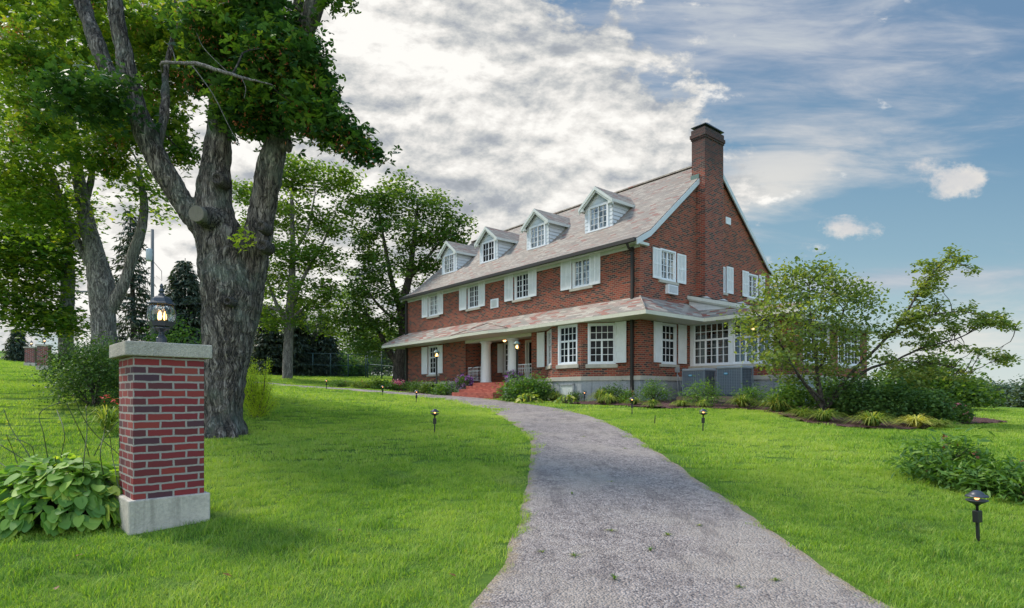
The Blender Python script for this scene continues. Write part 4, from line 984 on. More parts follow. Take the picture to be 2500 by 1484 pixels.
# ------------------------------------------------------------------ the big maple by the pier
D = 11.5
base = G(556, 1050)
rs = np.random.RandomState(5)
root = empty('maple_tree', base, 0, 'huge old maple with thick furrowed trunk splitting in three behind the front brick pier', 'tree')
b0 = PX(547, 1080, D)
limbs = [
 lim([(548, 1100, D, 120), (546, 1060, D, 98), (545, 1010, D, 92), (546, 930, D, 100), (556, 820, D, 128), (562, 700, D, 156), (545, 610, D, 140), (524, 520, D, 104), (527, 430, D, 84), (535, 330, D, 68), (540, 240, D, 62), (543, 130, D, 60), (540, 20, D, 56), (545, -120, D, 44), (560, -300, D, 20)]),
 lim([(566, 930, D + .02, 56), (588, 800, D + .05, 84), (604, 710, D + .05, 88), (622, 610, D, 82), (640, 520, D, 72), (655, 430, D - .1, 70), (672, 350, D - .1, 64), (700, 230, D - .2, 58), (728, 120, D - .3, 54), (765, 20, D - .4, 50), (795, -90, D - .5, 44), (850, -260, D - .6, 20)]),
 lim([(540, 640, D, 60), (500, 560, D - .05, 70), (455, 510, D - .1, 62), (420, 455, D - .15, 60), (385, 390, D - .2, 58), (350, 310, D - .3, 62), (325, 230, D - .4, 50), (300, 120, D - .5, 44), (282, 20, D - .6, 40), (262, -110, D - .6, 28), (250, -240, D - .6, 14)]),
 lim([(345, 290, D - .3, 40), (290, 215, D - .1, 42), (252, 150, D, 40), (230, 90, D, 38), (200, 0, D + .1, 36), (170, -110, D + .1, 24), (140, -220, D, 12)]),
 lim([(720, 170, D - .2, 40), (728, 60, D + .1, 38), (730, -60, D + .3, 30), (725, -200, D + .3, 14)]),
 lim([(385, 355, D - .2, 26), (402, 270, D, 22), (405, 175, D + .3, 16), (425, 60, D + .4, 12), (430, -60, D + .4, 8)]),
]
limbs = [[(p_, r_ * (.86 if p_.z > 2.6 else 1.0)) for p_, r_ in l] for l in limbs]
m = MB(); S = [limb(m, l, 20, sub=8) for l in limbs]
# root flare
for k, (dx, dy, w_) in enumerate([(-.42, -.22, .14), (.36, -.34, .13), (.45, .05, .11), (-.1, -.50, .13), (.16, -.48, .10), (-.35, .3, .14), (.2, .5, .14)]):
    limb(m, [(Vector((b0.x + dx * .35, b0.y + dy * .35, b0.z + .75)), .12), (Vector((b0.x + dx * .66, b0.y + dy * .66, b0.z + .34)), w_ * .9), (Vector((b0.x + dx * 1.0, b0.y + dy * 1.0, b0.z + .06)), w_ * .7), (Vector((b0.x + dx * 1.45, b0.y + dy * 1.45, b0.z - .2)), .05)], 10)
# burls
for x, y, r in ((520, 300, 20), (530, 440, 26), (640, 590, 22), (700, 350, 18), (600, 560, 15), (560, 760, 30), (510, 700, 22), (628, 500, 16)):
    c_ = PX(x, y, D - .25); rr = r / F * D * .8
    m.lathe([(0, -rr * 1.5), (rr * .7, -rr), (rr, 0), (rr * .7, rr), (0, rr * 1.5)], 8, tuple(c_ + Vector((0, .08, 0))))
for x, y, r in ((531, 436, 24), (640, 598, 22), (637, 552, 19), (556, 735, 16)):
    c_ = PX(x, y, D - .46 - (.12 if y > 500 else -.05)); rr = r / F * D * .62; q = Matrix.Translation(c_ - base) @ Matrix.Rotation(R(90), 4, 'X')
    kn = MB(); kn.lathe([(rr * .0, -.03), (rr * .35, -.025), (rr * .55, .01), (rr * .8, .03), (rr, .0), (rr * 1.15, -.10), (rr * 1.15, -.3)], 16, M=q); kn.build('knot', 'knot_bark', root)
# cut branch stub
a_, b_ = PX(525, 540, D - .2), PX(486, 524, D - .75)
m.tube([a_, (a_ + b_) / 2, b_], [.26, .20, .165], 14)
m.v = [tuple(Vector(v) - base) for v in m.v]
tr = m.build('trunk', 'maple_bark', root); fuse(tr, .032, 2)
tx = bpy.data.textures.new('lump', 'CLOUDS'); tx.noise_scale = .55; tx.noise_depth = 3
dm_ = tr.modifiers.new('lumps', 'DISPLACE'); dm_.texture = tx; dm_.strength = .09; dm_.mid_level = .5; dm_.texture_coords = 'LOCAL'
tx2 = bpy.data.textures.new('ridges', 'CLOUDS'); tx2.noise_scale = .075; tx2.noise_depth = 2
em = bpy.data.objects.new('bark_grain', None); COL.objects.link(em); em.parent = tr; em.scale = (1, 1, 6.0)
d2 = tr.modifiers.new('ridges', 'DISPLACE'); d2.texture = tx2; d2.strength = .055; d2.mid_level = .5; d2.texture_coords = 'OBJECT'; d2.texture_coords_object = em
m = MB(); dr = (b_ - a_).normalized(); q = Vector((0, 0, 1)).rotation_difference(dr).to_matrix().to_4x4(); q.translation = b_ - base
m.lathe([(.0, .10), (.14, .10), (.148, .085), (.15, .0), (.16, -.12)], 22, (0, 0, 0), M=q, smooth=False); m.build('cut_end', 'cut_wood', root)
# pale dead branch and its thin twigs
m = MB(); dp = lim([(396, 176, 10.2, 6), (399, 156, 9.9, 8), (440, 156, 9.7, 8), (480, 158, 9.6, 10), (530, 172, 9.5, 9), (580, 188, 9.5, 7.5), (620, 200, 9.5, 5), (665, 212, 9.6, 3)])
SD = limb(m, dp, 8, wob=.01, rs=rs)
for q_ in ([(470, 160, 9.5, 3), (520, 230, 9.5, 2.4), (555, 300, 9.5, 2), (585, 355, 9.5, 1.5)], [(590, 190, 9.5, 2.5), (600, 215, 9.5, 2), (596, 240, 9.5, 1.2)], [(430, 156, 9.5, 3), (420, 120, 9.5, 2), (400, 100, 9.5, 1.2)], [(560, 180, 9.5, 2.5), (500, 120, 9.5, 2), (480, 80, 9.5, 1)]): limb(m, lim(q_), 4)
m.v = [tuple(Vector(v) - base) for v in m.v]; m.build('dead_branch', 'pale_bark', root)['label'] = 'bare pale dead branch reaching across the trunk'
S = np.vstack(S)
# crown: dark mass on the right, finer backlit sprays on the left
R_ = [(600, 50, 10.2, 150, 75, .9, 62), (690, 170, 9.9, 95, 85, .8, 70), (630, 240, 10.2, 95, 55, .7, 40), (545, 110, 10.4, 85, 85, .7, 34), (745, 240, 9.8, 55, 50, .5, 32), (775, 292, 9.7, 42, 26, .4, 20), (820, 325, 9.7, 36, 12, .2, 9), (862, 350, 9.7, 26, 8, .15, 6), (896, 372, 9.7, 10, 5, .1, 3), (500, 50, 11.3, 90, 70, .8, 24), (700, -60, 10.2, 130, 50, .8, 14), (815, 6, 10, 16, 6, .2, 3), (660, 295, 10.4, 75, 26, .4, 22), (505, 215, 11, 24, 34, .3, 7), (735, 175, 9.9, 50, 55, .5, 26), (590, 290, 10.6, 40, 22, .4, 10)]
L_ = [(215, 235, 10.5, 125, 46, .7, 30), (330, 90, 13.2, 110, 95, 1.0, 44), (400, 320, 12.6, 40, 50, .5, 17), (448, 375, 12.4, 28, 20, .3, 7), (300, 330, 12.6, 50, 40, .5, 15), (100, 150, 12.6, 110, 95, 1.0, 40), (430, 200, 13, 50, 60, .5, 15), (150, 30, 13.2, 170, 70, 1.1, 42), (225, 385, 12.4, 80, 22, .6, 18), (420, 90, 13, 60, 50, .5, 16), (460, 150, 13, 50, 60, .5, 18), (470, 30, 12.8, 60, 50, .5, 16), (360, 220, 13.2, 50, 50, .5, 12), (90, 290, 12.8, 90, 50, .8, 20)]
R_ = [(x, y, Y + .75, rx, ry, rd, n) for x, y, Y, rx, ry, rd, n in R_]
CR, CL = blobs(R_, rs), blobs(L_, rs)
sel = rs.rand(len(CR)) < .45
V, Q, T_ = clump_leaves(CR[sel], 44, .16, .125, 'maple', .7, .75, rs, droop=.3); obj_np('crown', to_local(root, V), Q, 'maple_leaf', root, tone=T_)
V, Q, T_ = join_geo([clump_leaves(CR[~sel], 44, .16, .125, 'maple', .7, .75, rs, droop=.3)])
obj_np('crown', to_local(root, V), Q, 'maple_leaf_dark', root, tone=T_)
CL0, CL = CL[:30], CL[30:]
V, Q, T_ = clump_leaves(CL0, 40, .20, .115, 'maple', .7, .7, rs, droop=.3); obj_np('crown', to_local(root, V), Q, 'maple_leaf_dark', root, tone=T_)
V, Q, T_ = join_geo([clump_leaves(CL, 38, .19, .12, 'maple', .7, .7, rs, droop=.3)])
obj_np('crown', to_local(root, V), Q, 'maple_leaf_mixed', root, tone=T_)
P = np.repeat(np.vstack([CR[rs.rand(len(CR)) < .30], CL[rs.rand(len(CL)) < .2]]), 46, 0); P = P + rs.normal(0, .12, P.shape) - np.array([0, .14, .06])
V, Q, T_ = leafgeo(P, .055, 'lance', .0, dirs=np.tile([0, 0, -.5], (len(P), 1)), seed=4); obj_np('seed_wings', to_local(root, V), Q, 'seed_wing', root, tone=T_)
m = MB(); twigs(m, np.vstack([CR, CL])[::2], np.vstack([S, SD]), rs, .028, .005, .05, 230, 5); m.v = [tuple(Vector(v) - base) for v in m.v]; m.build('branch', 'dark_bark', root)
# sprout of young leaves in the fork
CS = np.array([PX(x, y, 11.0) for x, y in ((585, 575), (600, 560), (590, 600), (612, 585), (575, 590))]); V, Q, T_ = clump_leaves(CS, 12, .07, .08, 'maple', .6, .9, rs); obj_np('sprout', to_local(root, V), Q, 'golden_leaf', root, tone=T_)

# ------------------------------------------------------------------ trees to the left
D2 = 19.0
b2 = GD(255, D2)
tree('maple_tree', b2, 'grey forked maple standing behind the front pier and shrubs, left of the utility pole', [
 lim([(255, 900, D2, 60), (254, 830, D2, 54), (252, 760, D2, 54), (248, 700, D2, 58), (232, 620, D2, 42), (214, 550, D2, 36), (200, 480, D2, 29), (184, 390, D2, 26), (170, 300, D2, 26), (160, 180, D2, 16), (150, 60, D2, 10)]),
 lim([(262, 760, D2, 34), (292, 715, D2, 28), (310, 670, D2, 23), (325, 620, D2, 26), (345, 560, D2, 22), (352, 500, D2, 18), (345, 450, D2, 14), (338, 400, D2, 9)]),
 lim([(225, 650, D2, 24), (195, 600, D2, 20), (165, 545, D2, 18), (140, 480, D2, 22), (128, 430, D2, 16), (100, 380, D2, 12)]),
 lim([(150, 500, D2, 18), (110, 460, D2, 14), (60, 430, D2, 12), (20, 410, D2, 8)]),
 lim([(205, 500, D2 + .3, 18), (222, 440, D2 + .3, 15), (228, 380, D2, 12)])],
 [(150, 120, 16, 210, 120, 2.5, 60), (60, 300, 17, 120, 120, 2.2, 46), (230, 250, 18, 130, 90, 2, 40), (90, 440, 18, 110, 60, 1.5, 34), (360, 490, 19, 26, 60, .6, 9), (300, 420, 18.6, 60, 26, .8, 7), (60, 520, 17.5, 90, 50, 1.5, 26), (330, 60, 18, 140, 80, 2, 26)],
 'grey_bark', 'maple_leaf_gold', .14, 'tri3', 70, .42, seed=21, group='tall leafy trees on the left', twr=.05, trunk_n=16, ntw=160)
D3 = 24.0
b3 = GD(160, D3)
tree('maple_tree', b3, 'dark dense tree at the left edge with drooping foliage over the distant piers', [
 lim([(162, 900, D3, 34), (160, 820, D3, 30), (165, 720, D3, 30), (165, 640, D3, 28), (150, 540, D3, 22), (130, 450, D3, 14)]), lim([(162, 690, D3, 16), (120, 620, D3, 12), (60, 590, D3, 8)])],
 [(70, 620, 22, 95, 90, 2, 64), (60, 730, 21.5, 80, 60, 1.6, 44), (120, 790, 22, 60, 26, 1.2, 16), (90, 500, 23, 110, 60, 2.2, 40), (150, 580, 23.5, 50, 90, 1, 26), (30, 560, 22, 60, 60, 1.5, 22)],
 'grey_bark', 'maple_leaf_mixed', .17, 'tri3', 70, .42, seed=31, group='tall leafy trees on the left', droop=.3, trunk_n=10, up=1.0, flat=.4, ntw=120)
# two airy trees behind the lawn
DA = 40.0
tree('maple_tree', GD(703, DA), 'bright green airy tree with pale straight trunk on the far lawn left of the house', [
 lim([(703, 940, DA, 26), (702, 915, DA, 25), (704, 840, DA, 24), (706, 780, DA, 21), (712, 700, DA, 18), (715, 600, DA, 13), (712, 500, DA, 9), (716, 420, DA, 5)]),
 lim([(708, 760, DA, 12), (740, 680, DA, 9), (790, 590, DA, 6), (820, 520, DA, 4)]), lim([(706, 800, DA, 12), (670, 730, DA, 8), (640, 640, DA, 5), (620, 560, DA, 3)]),
 lim([(714, 620, DA, 8), (750, 560, DA, 6), (770, 470, DA, 3)]), lim([(706, 780, DA, 9), (760, 740, DA, 6), (820, 700, DA, 3)]), lim([(706, 770, DA, 8), (660, 750, DA, 6), (630, 740, DA, 3)])],
 [(745, 430, DA, 70, 45, 2.0, 34), (690, 420, DA, 40, 38, 1.5, 14), (830, 450, DA, 50, 34, 2, 20), (610, 470, DA, 40, 36, 1.5, 16), (700, 520, DA, 90, 45, 2.6, 40), (820, 540, DA, 60, 40, 2, 26), (620, 560, DA, 36, 36, 1.6, 16), (700, 620, DA, 90, 40, 2.8, 40), (790, 640, DA, 60, 36, 2, 22), (650, 690, DA, 60, 34, 2, 24), (760, 720, DA, 90, 38, 2.5, 34), (690, 770, DA, 80, 34, 2.4, 26), (800, 790, DA, 50, 30, 2, 14), (880, 500, DA, 30, 34, 1.5, 10)],
 'grey_bark', 'tree_leaf_bright', .24, 'kite', 58, .42, seed=41, flat=.4, twr=.07, trunk_n=10, group='tall trees on the far lawn', ntw=330)
DB = 39.5
tree('maple_tree', GD(972, DB), 'dark broad crowned tree with forked trunk close to the left end of the house', [
 lim([(975, 960, DB, 34), (974, 925, DB, 31), (975, 880, DB, 28), (985, 820, DB, 26), (985, 740, DB, 22), (1000, 670, DB, 16), (1010, 590, DB, 11), (1020, 500, DB, 6)]),
 lim([(972, 890, DB, 18), (945, 850, DB, 14), (920, 800, DB, 10), (890, 760, DB, 6)]), lim([(985, 780, DB, 16), (960, 700, DB, 12), (940, 600, DB, 8), (925, 520, DB, 5)]),
 lim([(1000, 680, DB, 10), (1050, 620, DB, 7), (1100, 560, DB, 4)]), lim([(985, 800, DB, 10), (920, 740, DB, 6), (880, 680, DB, 4)])],
 [(1000, 480, DB, 80, 44, 2.4, 36), (930, 510, DB, 60, 44, 2, 28), (1070, 520, DB, 56, 40, 2, 22), (1010, 580, DB, 100, 40, 2.8, 44), (900, 600, DB, 54, 44, 2, 24), (1100, 580, DB, 50, 22, 1.5, 12), (960, 660, DB, 95, 40, 2.8, 40), (1060, 640, DB, 60, 34, 2, 22), (900, 710, DB, 60, 40, 2.2, 28), (990, 740, DB, 60, 40, 2, 26), (930, 800, DB, 80, 34, 2.4, 32), (870, 780, DB, 40, 36, 1.8, 16), (900, 850, DB, 50, 18, 1.5, 12), (1120, 590, DB, 26, 12, 1, 4), (1130, 545, DB, 22, 12, 1, 4)],
 'dark_bark', 'tree_leaf_mid', .24, 'kite', 50, .40, seed=51, flat=.4, twr=.07, trunk_n=12, group='tall trees on the far lawn', ntw=330)
# ------------------------------------------------------------------ conifers
def spruce(xb, Y, top, wid, label, seed, bot=None, dens=1.0, lean=0.0):
    rs = np.random.RandomState(seed); base = GD(xb, Y); Ht = PX(xb, top, Y).z - base.z; Wd = wid / 2 / F * Y
    root = empty('spruce_tree', base, 0, label, 'tree', 'dark conifers behind the lawn'); m = MB(); m.tube([(0, 0, -.3), (lean * .5, 0, Ht * .5), (lean, 0, Ht)], [Ht * .02, Ht * .012, .02], 8)
    z0 = .12 * Ht if bot is None else bot * Ht; P = []; Dd = []; z = z0
    while z < Ht * .985:
        fr = (z - z0) / (Ht - z0); rr = Wd * (1 - fr) ** .8 + .15; nb = int((7 + 5 * rs.rand()) * dens)
        for k in range(nb):
            a = rs.uniform(0, 6.283); l = rr * rs.uniform(.6, 1.12); dirv = np.array([math.cos(a), math.sin(a), 0]); ox = lean * z / Ht
            A = np.array([ox, 0, z]); B = A + dirv * l + np.array([0, 0, -.22 * l + .05]); m.tube([A, (A + B) / 2 + np.array([0, 0, .05 * l]), B], [.028, .018, .006], 3, cap=False)
            n = max(4, int(l * 20 * dens)); t = rs.uniform(.12, 1, n)
            q = A + (B - A) * t[:, None] + np.array([0, 0, .05 * l]) * (1 - (2 * t - 1) ** 2)[:, None]
            side = np.array([-dirv[1], dirv[0], 0]); P.append(q + side * rs.normal(0, .10 + .05 * l, n)[:, None]); Dd.append(dirv * .5 + side * rs.choice([-1, 1], n)[:, None] * .6 + np.array([0, 0, -.65]))
        z += Ht * .018 * rs.uniform(.7, 1.3) + .08
    m.build('trunk', 'dark_bark', root); P = np.vstack(P); V, Q, T_ = leafgeo(P, .34, 'lance', .5, dirs=np.vstack(Dd), seed=seed); obj_np('crown', V, Q, 'spruce_needle', root, tone=T_)
    return root
spruce(330, 33, 500, 165, 'thin sparse spruce seen through the fork of the grey maple', 61, .05, .8, -.3)
spruce(452, 36, 630, 250, 'dark spruce between the pier lantern and the big maple trunk', 62, .02, 1.3)
spruce(652, 46, 745, 120, 'dark drooping spruce behind the pale trunk, nearest the big maple', 63, .0, 1.5)
spruce(722, 47, 720, 130, 'middle one of the dark spruces behind the pale straight trunk', 64, .0, 1.5)
spruce(790, 48, 760, 110, 'dark spruce at the right of the row, beside the tennis fence', 65, .0, 1.4)
spruce(42, 48, 802, 60, 'small dark conifer beyond the distant brick piers', 66, .0, 1.2)
# ------------------------------------------------------------------ bushes
def bush(name, base, rx, ry, h, leaf, label, size=.05, n=60, per=26, shape='kite', seed=1, cat='shrub', group=None, up=.6, flowers=None, stems=10, z0=.1, lumpy=1.0, flat=.7):
    rs = np.random.RandomState(seed); root = empty(name, base, 0, label, cat, group); m = MB()
    u = rs.normal(0, 1, (n, 3)); u /= np.linalg.norm(u, axis=1)[:, None]; u[:, 2] = np.abs(u[:, 2]) * 1.0
    q = rs.uniform(.35, 1, n)[:, None] ** .5 * (1 + rs.normal(0, .12 * lumpy, n))[:, None]
    CC = u * q * np.array([rx, ry, h * (1 - z0)]) + np.array([0, 0, h * z0])
    for c in CC[:stems * 2]: m.tube([(rs.normal(0, rx * .08), rs.normal(0, ry * .08), -.05), tuple(c * .5 + np.array([0, 0, h * .1])), tuple(c)], [.018, .012, .005], 4, cap=False)
    m.build('stem', 'dark_bark', root); rad = min(rx, h) * .22
    V, Q, T_ = clump_leaves(CC, per, rad, size, shape, up, flat, rs); V[:, 2] = np.maximum(V[:, 2], .0); obj_np('foliage', V, Q, leaf, root, tone=T_)
    if flowers:
        fm, fn, fs = flowers; i = rs.choice(len(CC), fn); P = CC[i] * 1.12 + rs.normal(0, rad * .5, (fn, 3)); P = np.repeat(P, 5, 0) + rs.normal(0, fs * .3, (fn * 5, 3)); V, Q, T_ = leafgeo(P, fs, 'kite', .3, seed=seed); obj_np('flower', V, Q, fm, root, tone=T_)
    return root
def grassy(name, base, r, h, n, leaf, label, seed=1, wid=.012, group=None, cat='grass clump', droop=1.0, stalks=0):
    rs = np.random.RandomState(seed); root = empty(name, base, 0, label, cat, group); V = []; Q = []; T_ = []; K = 5
    for i in range(n):
        a = rs.uniform(0, 6.283); r0 = r * .15 * rs.rand(); L_ = rs.uniform(.6, 1.15) ; out = r * rs.uniform(.3, 1.2); d = np.array([math.cos(a), math.sin(a), 0]); s = np.array([-d[1], d[0], 0]) * wid * rs.uniform(.6, 1.3); o = len(V); t0 = rs.rand()
        for k in range(K):
            t = k / (K - 1); p = d * (r0 + out * t ** 1.3) + np.array([0, 0, h * L_ * (1.9 * t - (.9 + droop * .6 * out / r) * t * t)]); w_ = s * (1 - t ** 2 * .92); V += [p - w_, p + w_]; T_ += [t0, t0]
        for k in range(K - 1): Q.append([o + 2 * k, o + 2 * k + 1, o + 2 * k + 3, o + 2 * k + 2])
    V = np.array(V); V[:, 2] = np.maximum(V[:, 2], .005); obj_np('foliage', V, np.array(Q), leaf, root, tone=T_)
    return root
def hosta(name, base, rx, ry, h, n, size, leaf, label, seed=1, group=None, flowers=0, cat='hosta'):
    rs = np.random.RandomState(seed); root = empty(name, base, 0, label, cat, group); m = MB()
    t = np.sqrt((np.arange(n) + .5) / n) ; a = np.arange(n) * 2.39996 + rs.normal(0, .2, n)
    r = t * .98; el = (1 - r ** 2.1) * h * .85 + h * .10 + rs.normal(0, h * .06, n)
    C = np.stack([np.cos(a) * r * rx, np.sin(a) * r * ry, el], 1); C[:, 2] = np.maximum(C[:, 2], .05)
    d = np.stack([np.cos(a), np.sin(a), -.15 - 1.0 * r ** 2], 1)
    for c in C[::2]: m.tube([(c[0] * .1, c[1] * .1, 0), tuple(c * np.array([.6, .6, .9])), tuple(c)], [.008, .006, .004], 4, cap=False)
    if flowers: pass
    m.build('stem', 'stem_leaf', root)
    V, Q, T_ = leafgeo(C, size * rs.uniform(.75, 1.2, n), 'heart', 1.1, dirs=d, seed=seed); o = obj_np('foliage', V, Q, leaf, root, tone=T_, smooth=True)
    s = o.modifiers.new('weld', 'WELD'); s.merge_threshold = .0005; s = o.modifiers.new('sub', 'SUBSURF'); s.levels = 1; s.render_levels = 1
    return root

# ------------------------------------------------------------------ brick piers and lanterns
def pier(base, rz, wx, wy, ht, label, group, bricktop=True):
    root = empty('brick_pier', base, rz, label, 'gate pier', group)
    zb, zc = ht * .175, ht * .925
    m = MB(); m.box(-.045, wx + .045, -.045, wy + .045, -.25, zb); m.build('plinth', 'base_stone', root, bevel=.012)
    m = MB(); m.box(0, wx, 0, wy, zb - .01, zc); m.build('shaft', 'pier_brick', root, bevel=.004)
    m = MB(); m.box(-.075, wx + .06, -.06, wy + .06, zc, ht); m.build('cap', 'cap_stone', root, bevel=.01)
    return root
def pier_lantern(loc, s, label, group):
    root = empty('pier_lantern', loc, .3, label, 'lantern', group)
    m = MB(); m.lathe([(.048, 0), (.048, .06), (.038, .068), (.026, .085), (.024, .11), (.05, .125), (.082, .135), (.082, .145), (.04, .15)], 16, smooth=False)
    m.lathe([(.10, .155), (.125, .185), (.128, .19), (.10, .19), (.08, .16)], 6, smooth=False)
    m.lathe([(.128, .335), (.125, .345), (.10, .355), (.085, .385), (.06, .40), (.03, .405), (.03, .42), (.018, .43), (.028, .445), (.018, .46), (.012, .47), (.018, .485), (.008, .505), (0, .51)], 6, smooth=False)
    for k in range(6):
        a = k * math.pi / 3
        m.tube([(r * math.cos(a), r * math.sin(a), z) for r, z in ((.082, .14), (.105, .165), (.122, .20), (.128, .24), (.124, .28), (.108, .325), (.10, .345))], .0045, 5)
    for k in range(3):
        a = k * 2.09 + .4; m.lathe([(.012, .15), (.012, .205)], 8, (.03 * math.cos(a), .03 * math.sin(a), 0))
    for a in np.linspace(0, 6.283, 9)[:-1]: m.tube([(.035 * math.cos(a), .035 * math.sin(a), .09), (.07 * math.cos(a), .07 * math.sin(a), .115), (.045 * math.cos(a), .045 * math.sin(a), .14)], .004, 4)
    fr = m.build('frame', 'slate_metal', root)
    m = MB(); m.lathe([(.098, .19), (.118, .215), (.124, .25), (.119, .29), (.10, .335)], 24); g = m.build('glass', 'clear_glass', root)
    m = MB()
    for k in range(3):
        a = k * 2.09 + .4; m.lathe([(0, .205), (.012, .212), (.017, .235), (.012, .262), (0, .285)], 10, (.03 * math.cos(a), .03 * math.sin(a), 0))
    m.build('bulb', 'bulb_glow', root); root.scale = (s * .87, s * .87, s * 1.05)
    return root
AP = R(44); C0 = G(325, 1303)
ps_ = F / C0.y
HT = (1303 - 833) / F * C0.y
pier(C0 + Vector((0, .0, 0)), AP, .615, .62, HT, 'large front brick gate pier with pale stone cap and plinth beside the hosta', 'brick gate piers')
cp = C0 + Vector((math.cos(AP) * .307 - math.sin(AP) * .31, math.sin(AP) * .307 + math.cos(AP) * .31, HT - .0))
lh = (828 - 684) / F * (cp.y)
pier_lantern(cp, lh / .51, 'black glass globe lantern glowing on the large front pier', 'lanterns on the gate piers')
for (x, y, w_, top, lab, lab2, yy_) in ((112, 908, 25, 840, 'right hand one of the two distant brick piers by the far lane', 'small lit lantern on the right hand distant pier', 36.6), (82, 898, 22, 846, 'left hand one of the two distant brick piers, half behind the other', 'small lit lantern on the left hand distant pier', 41.0)):
    p = GD(x - 22, yy_); ht = p.z; top_z = PX(x, top, yy_).z; s_ = w_ / F * yy_ / 1.0
    pier(p, R(20), s_ * .9, s_ * .9, top_z - p.z, lab, 'brick gate piers')
    q = p + Vector((s_ * .3, s_ * .55, top_z - p.z)); pier_lantern(q, .95, lab2, 'lanterns on the gate piers')
    m = MB()
# ------------------------------------------------------------------ hosta by the pier with tall flower stalks
hb = G(165, 1262); hb.y -= .16; hb.x += .02; hb.z = h1(hb.x, hb.y)
H_ = hosta('hosta', hb, .94, .58, .62, 1250, .135, 'hosta_leaf', 'broad leaved green hosta mound at the foot of the front pier', 3)
rs = np.random.RandomState(8); m = MB(); fl = []
for pts in ([(330, 1200), (300, 1120), (235, 1060), (200, 1010), (180, 960)], [(230, 1190), (215, 1100), (190, 1040), (165, 985)], [(140, 1200), (120, 1130), (108, 1060), (100, 1010), (150, 982)], [(260, 1190), (245, 1110), (255, 1050), (260, 1000)], [(290, 1190), (275, 1110), (268, 1060)],
            [(0, 1130), (60, 1170), (150, 1215), (230, 1240)], [(0, 1085), (70, 1130), (130, 1180), (200, 1230)], [(100, 1190), (70, 1110), (30, 1050), (10, 1000)], [(60, 1190), (35, 1110), (15, 1060)], [(200, 1190), (205, 1120), (212, 1050), (210, 990)], [(165, 1190), (150, 1120), (158, 1060), (140, 1000)], [(305, 1185), (300, 1130), (292, 1080), (300, 1040)], [(120, 1195), (85, 1130), (75, 1090), (20, 1068)], [(180, 1195), (225, 1120), (250, 1075), (285, 1030)]):
    P = [PX(x, y, hb.y + rs.uniform(-.25, .25)) - hb for x, y in pts]; limb(m, [(p, .0055 - .003 * i / len(P)) for i, p in enumerate(P)], 5, wob=.002, rs=rs)
    a, b = np.array(P[-2]), np.array(P[-1])
    for t in np.linspace(.1, 1.1, 14): fl.append(a + (b - a) * t + rs.normal(0, .008, 3))
m.build('flower_stalk', 'stem_leaf', H_)
V, Q, T_ = leafgeo(np.array(fl), .035, 'lance', .2, seed=2); obj_np('seed_pod', V, Q, 'lime_leaf', H_, tone=T_)
# ------------------------------------------------------------------ shrubs on the left
bush('shrub', G(205, 1000) , .75, .6, 1.45, 'hedge_leaf', 'round dark green shrub behind the front pier, in front of the grey forked maple', .06, 120, 42, 'oval', 71, group='green shrubs behind the front pier') .location = GD(230, 13.2)
bush('shrub', GD(185, 15.5), .75, .6, 1.25, 'hedge_leaf', 'dark shrub left of the round one, nearest the distant piers', .06, 100, 40, 'oval', 72, group='green shrubs behind the front pier')
bush('shrub', GD(262, 17.5), .7, .6, 1.3, 'shrub_leaf', 'lighter leafy shrub at the foot of the grey forked maple', .07, 80, 36, 'oval', 73, group='green shrubs behind the front pier')
bush('shrub', GD(425, 15), .75, .6, 1.9, 'shrub_leaf', 'fresh green shrub showing above the pier cap behind the lantern', .07, 120, 36, 'oval', 74, group='green shrubs behind the front pier')
bush('shrub', GD(205, 31), 1.3, 1, 1.7, 'shrub_leaf', 'pale green bush between the distant piers and the grey trunk', .1, 70, 40, 'kite', 75, group='green shrubs behind the front pier')
grassy('daylily', GD(262, 11.2), .45, .62, 170, 'lime_leaf', 'arching daylily clump with orange flowers behind the front pier', 76, .014, cat='daylily')
rs = np.random.RandomState(9); dl = [o for o in COL.objects if o.name.startswith('daylily')][0]
V, Q, T_ = leafgeo(np.repeat(np.array([(0.05, -.1, .68), (.12, 0, .62), (-.1, .05, .66), (.2, -.1, .60)]), 7, 0) + rs.normal(0, .02, (28, 3)), .07, 'lance', .4, seed=4); obj_np('flower', V, Q, 'petal_red', dl, tone=T_)
# golden shrub by the big maple: upright feathery stems
gb = G(628, 1020)
root = empty('golden_shrub', gb, 0, 'feathery yellow green shrub growing right of the big maple trunk', 'shrub'); rs = np.random.RandomState(77); m = MB(); P = []; Dd = []
sc_ = gb.y / F
for k in range(46):
    a = rs.uniform(0, 6.28); tx_ = rs.uniform(-44, 44) * sc_; ty_ = rs.uniform(-.32, .32); tz = rs.uniform(45, 146) * sc_ * (1 - .25 * (tx_ / (50 * sc_)) ** 2)
    A, B, C_ = np.array([rs.normal(0, .04), rs.normal(0, .04), 0]), np.array([tx_ * .65 + rs.normal(0, .03), ty_ * .6, tz * .55]), np.array([tx_ * 1.05, ty_, tz])
    m.tube([A, B, C_], [.012, .007, .003], 4, cap=False)
    for t in np.linspace(.12, 1, 9):
        c = (A * (1 - t) ** 2 + 2 * B * t * (1 - t) + C_ * t * t); n = 34; P.append(c + rs.normal(0, .05, (n, 3))); Dd.append(np.tile(C_ - A, (n, 1)) / np.linalg.norm(C_ - A) * .8 + rs.normal(0, .4, (n, 3)))
m.build('stem', 'dark_bark', root); V, Q, T_ = leafgeo(np.vstack(P), .045, 'lance', .5, dirs=np.vstack(Dd), seed=7); obj_np('foliage', V, Q, 'golden_leaf', root, tone=T_)
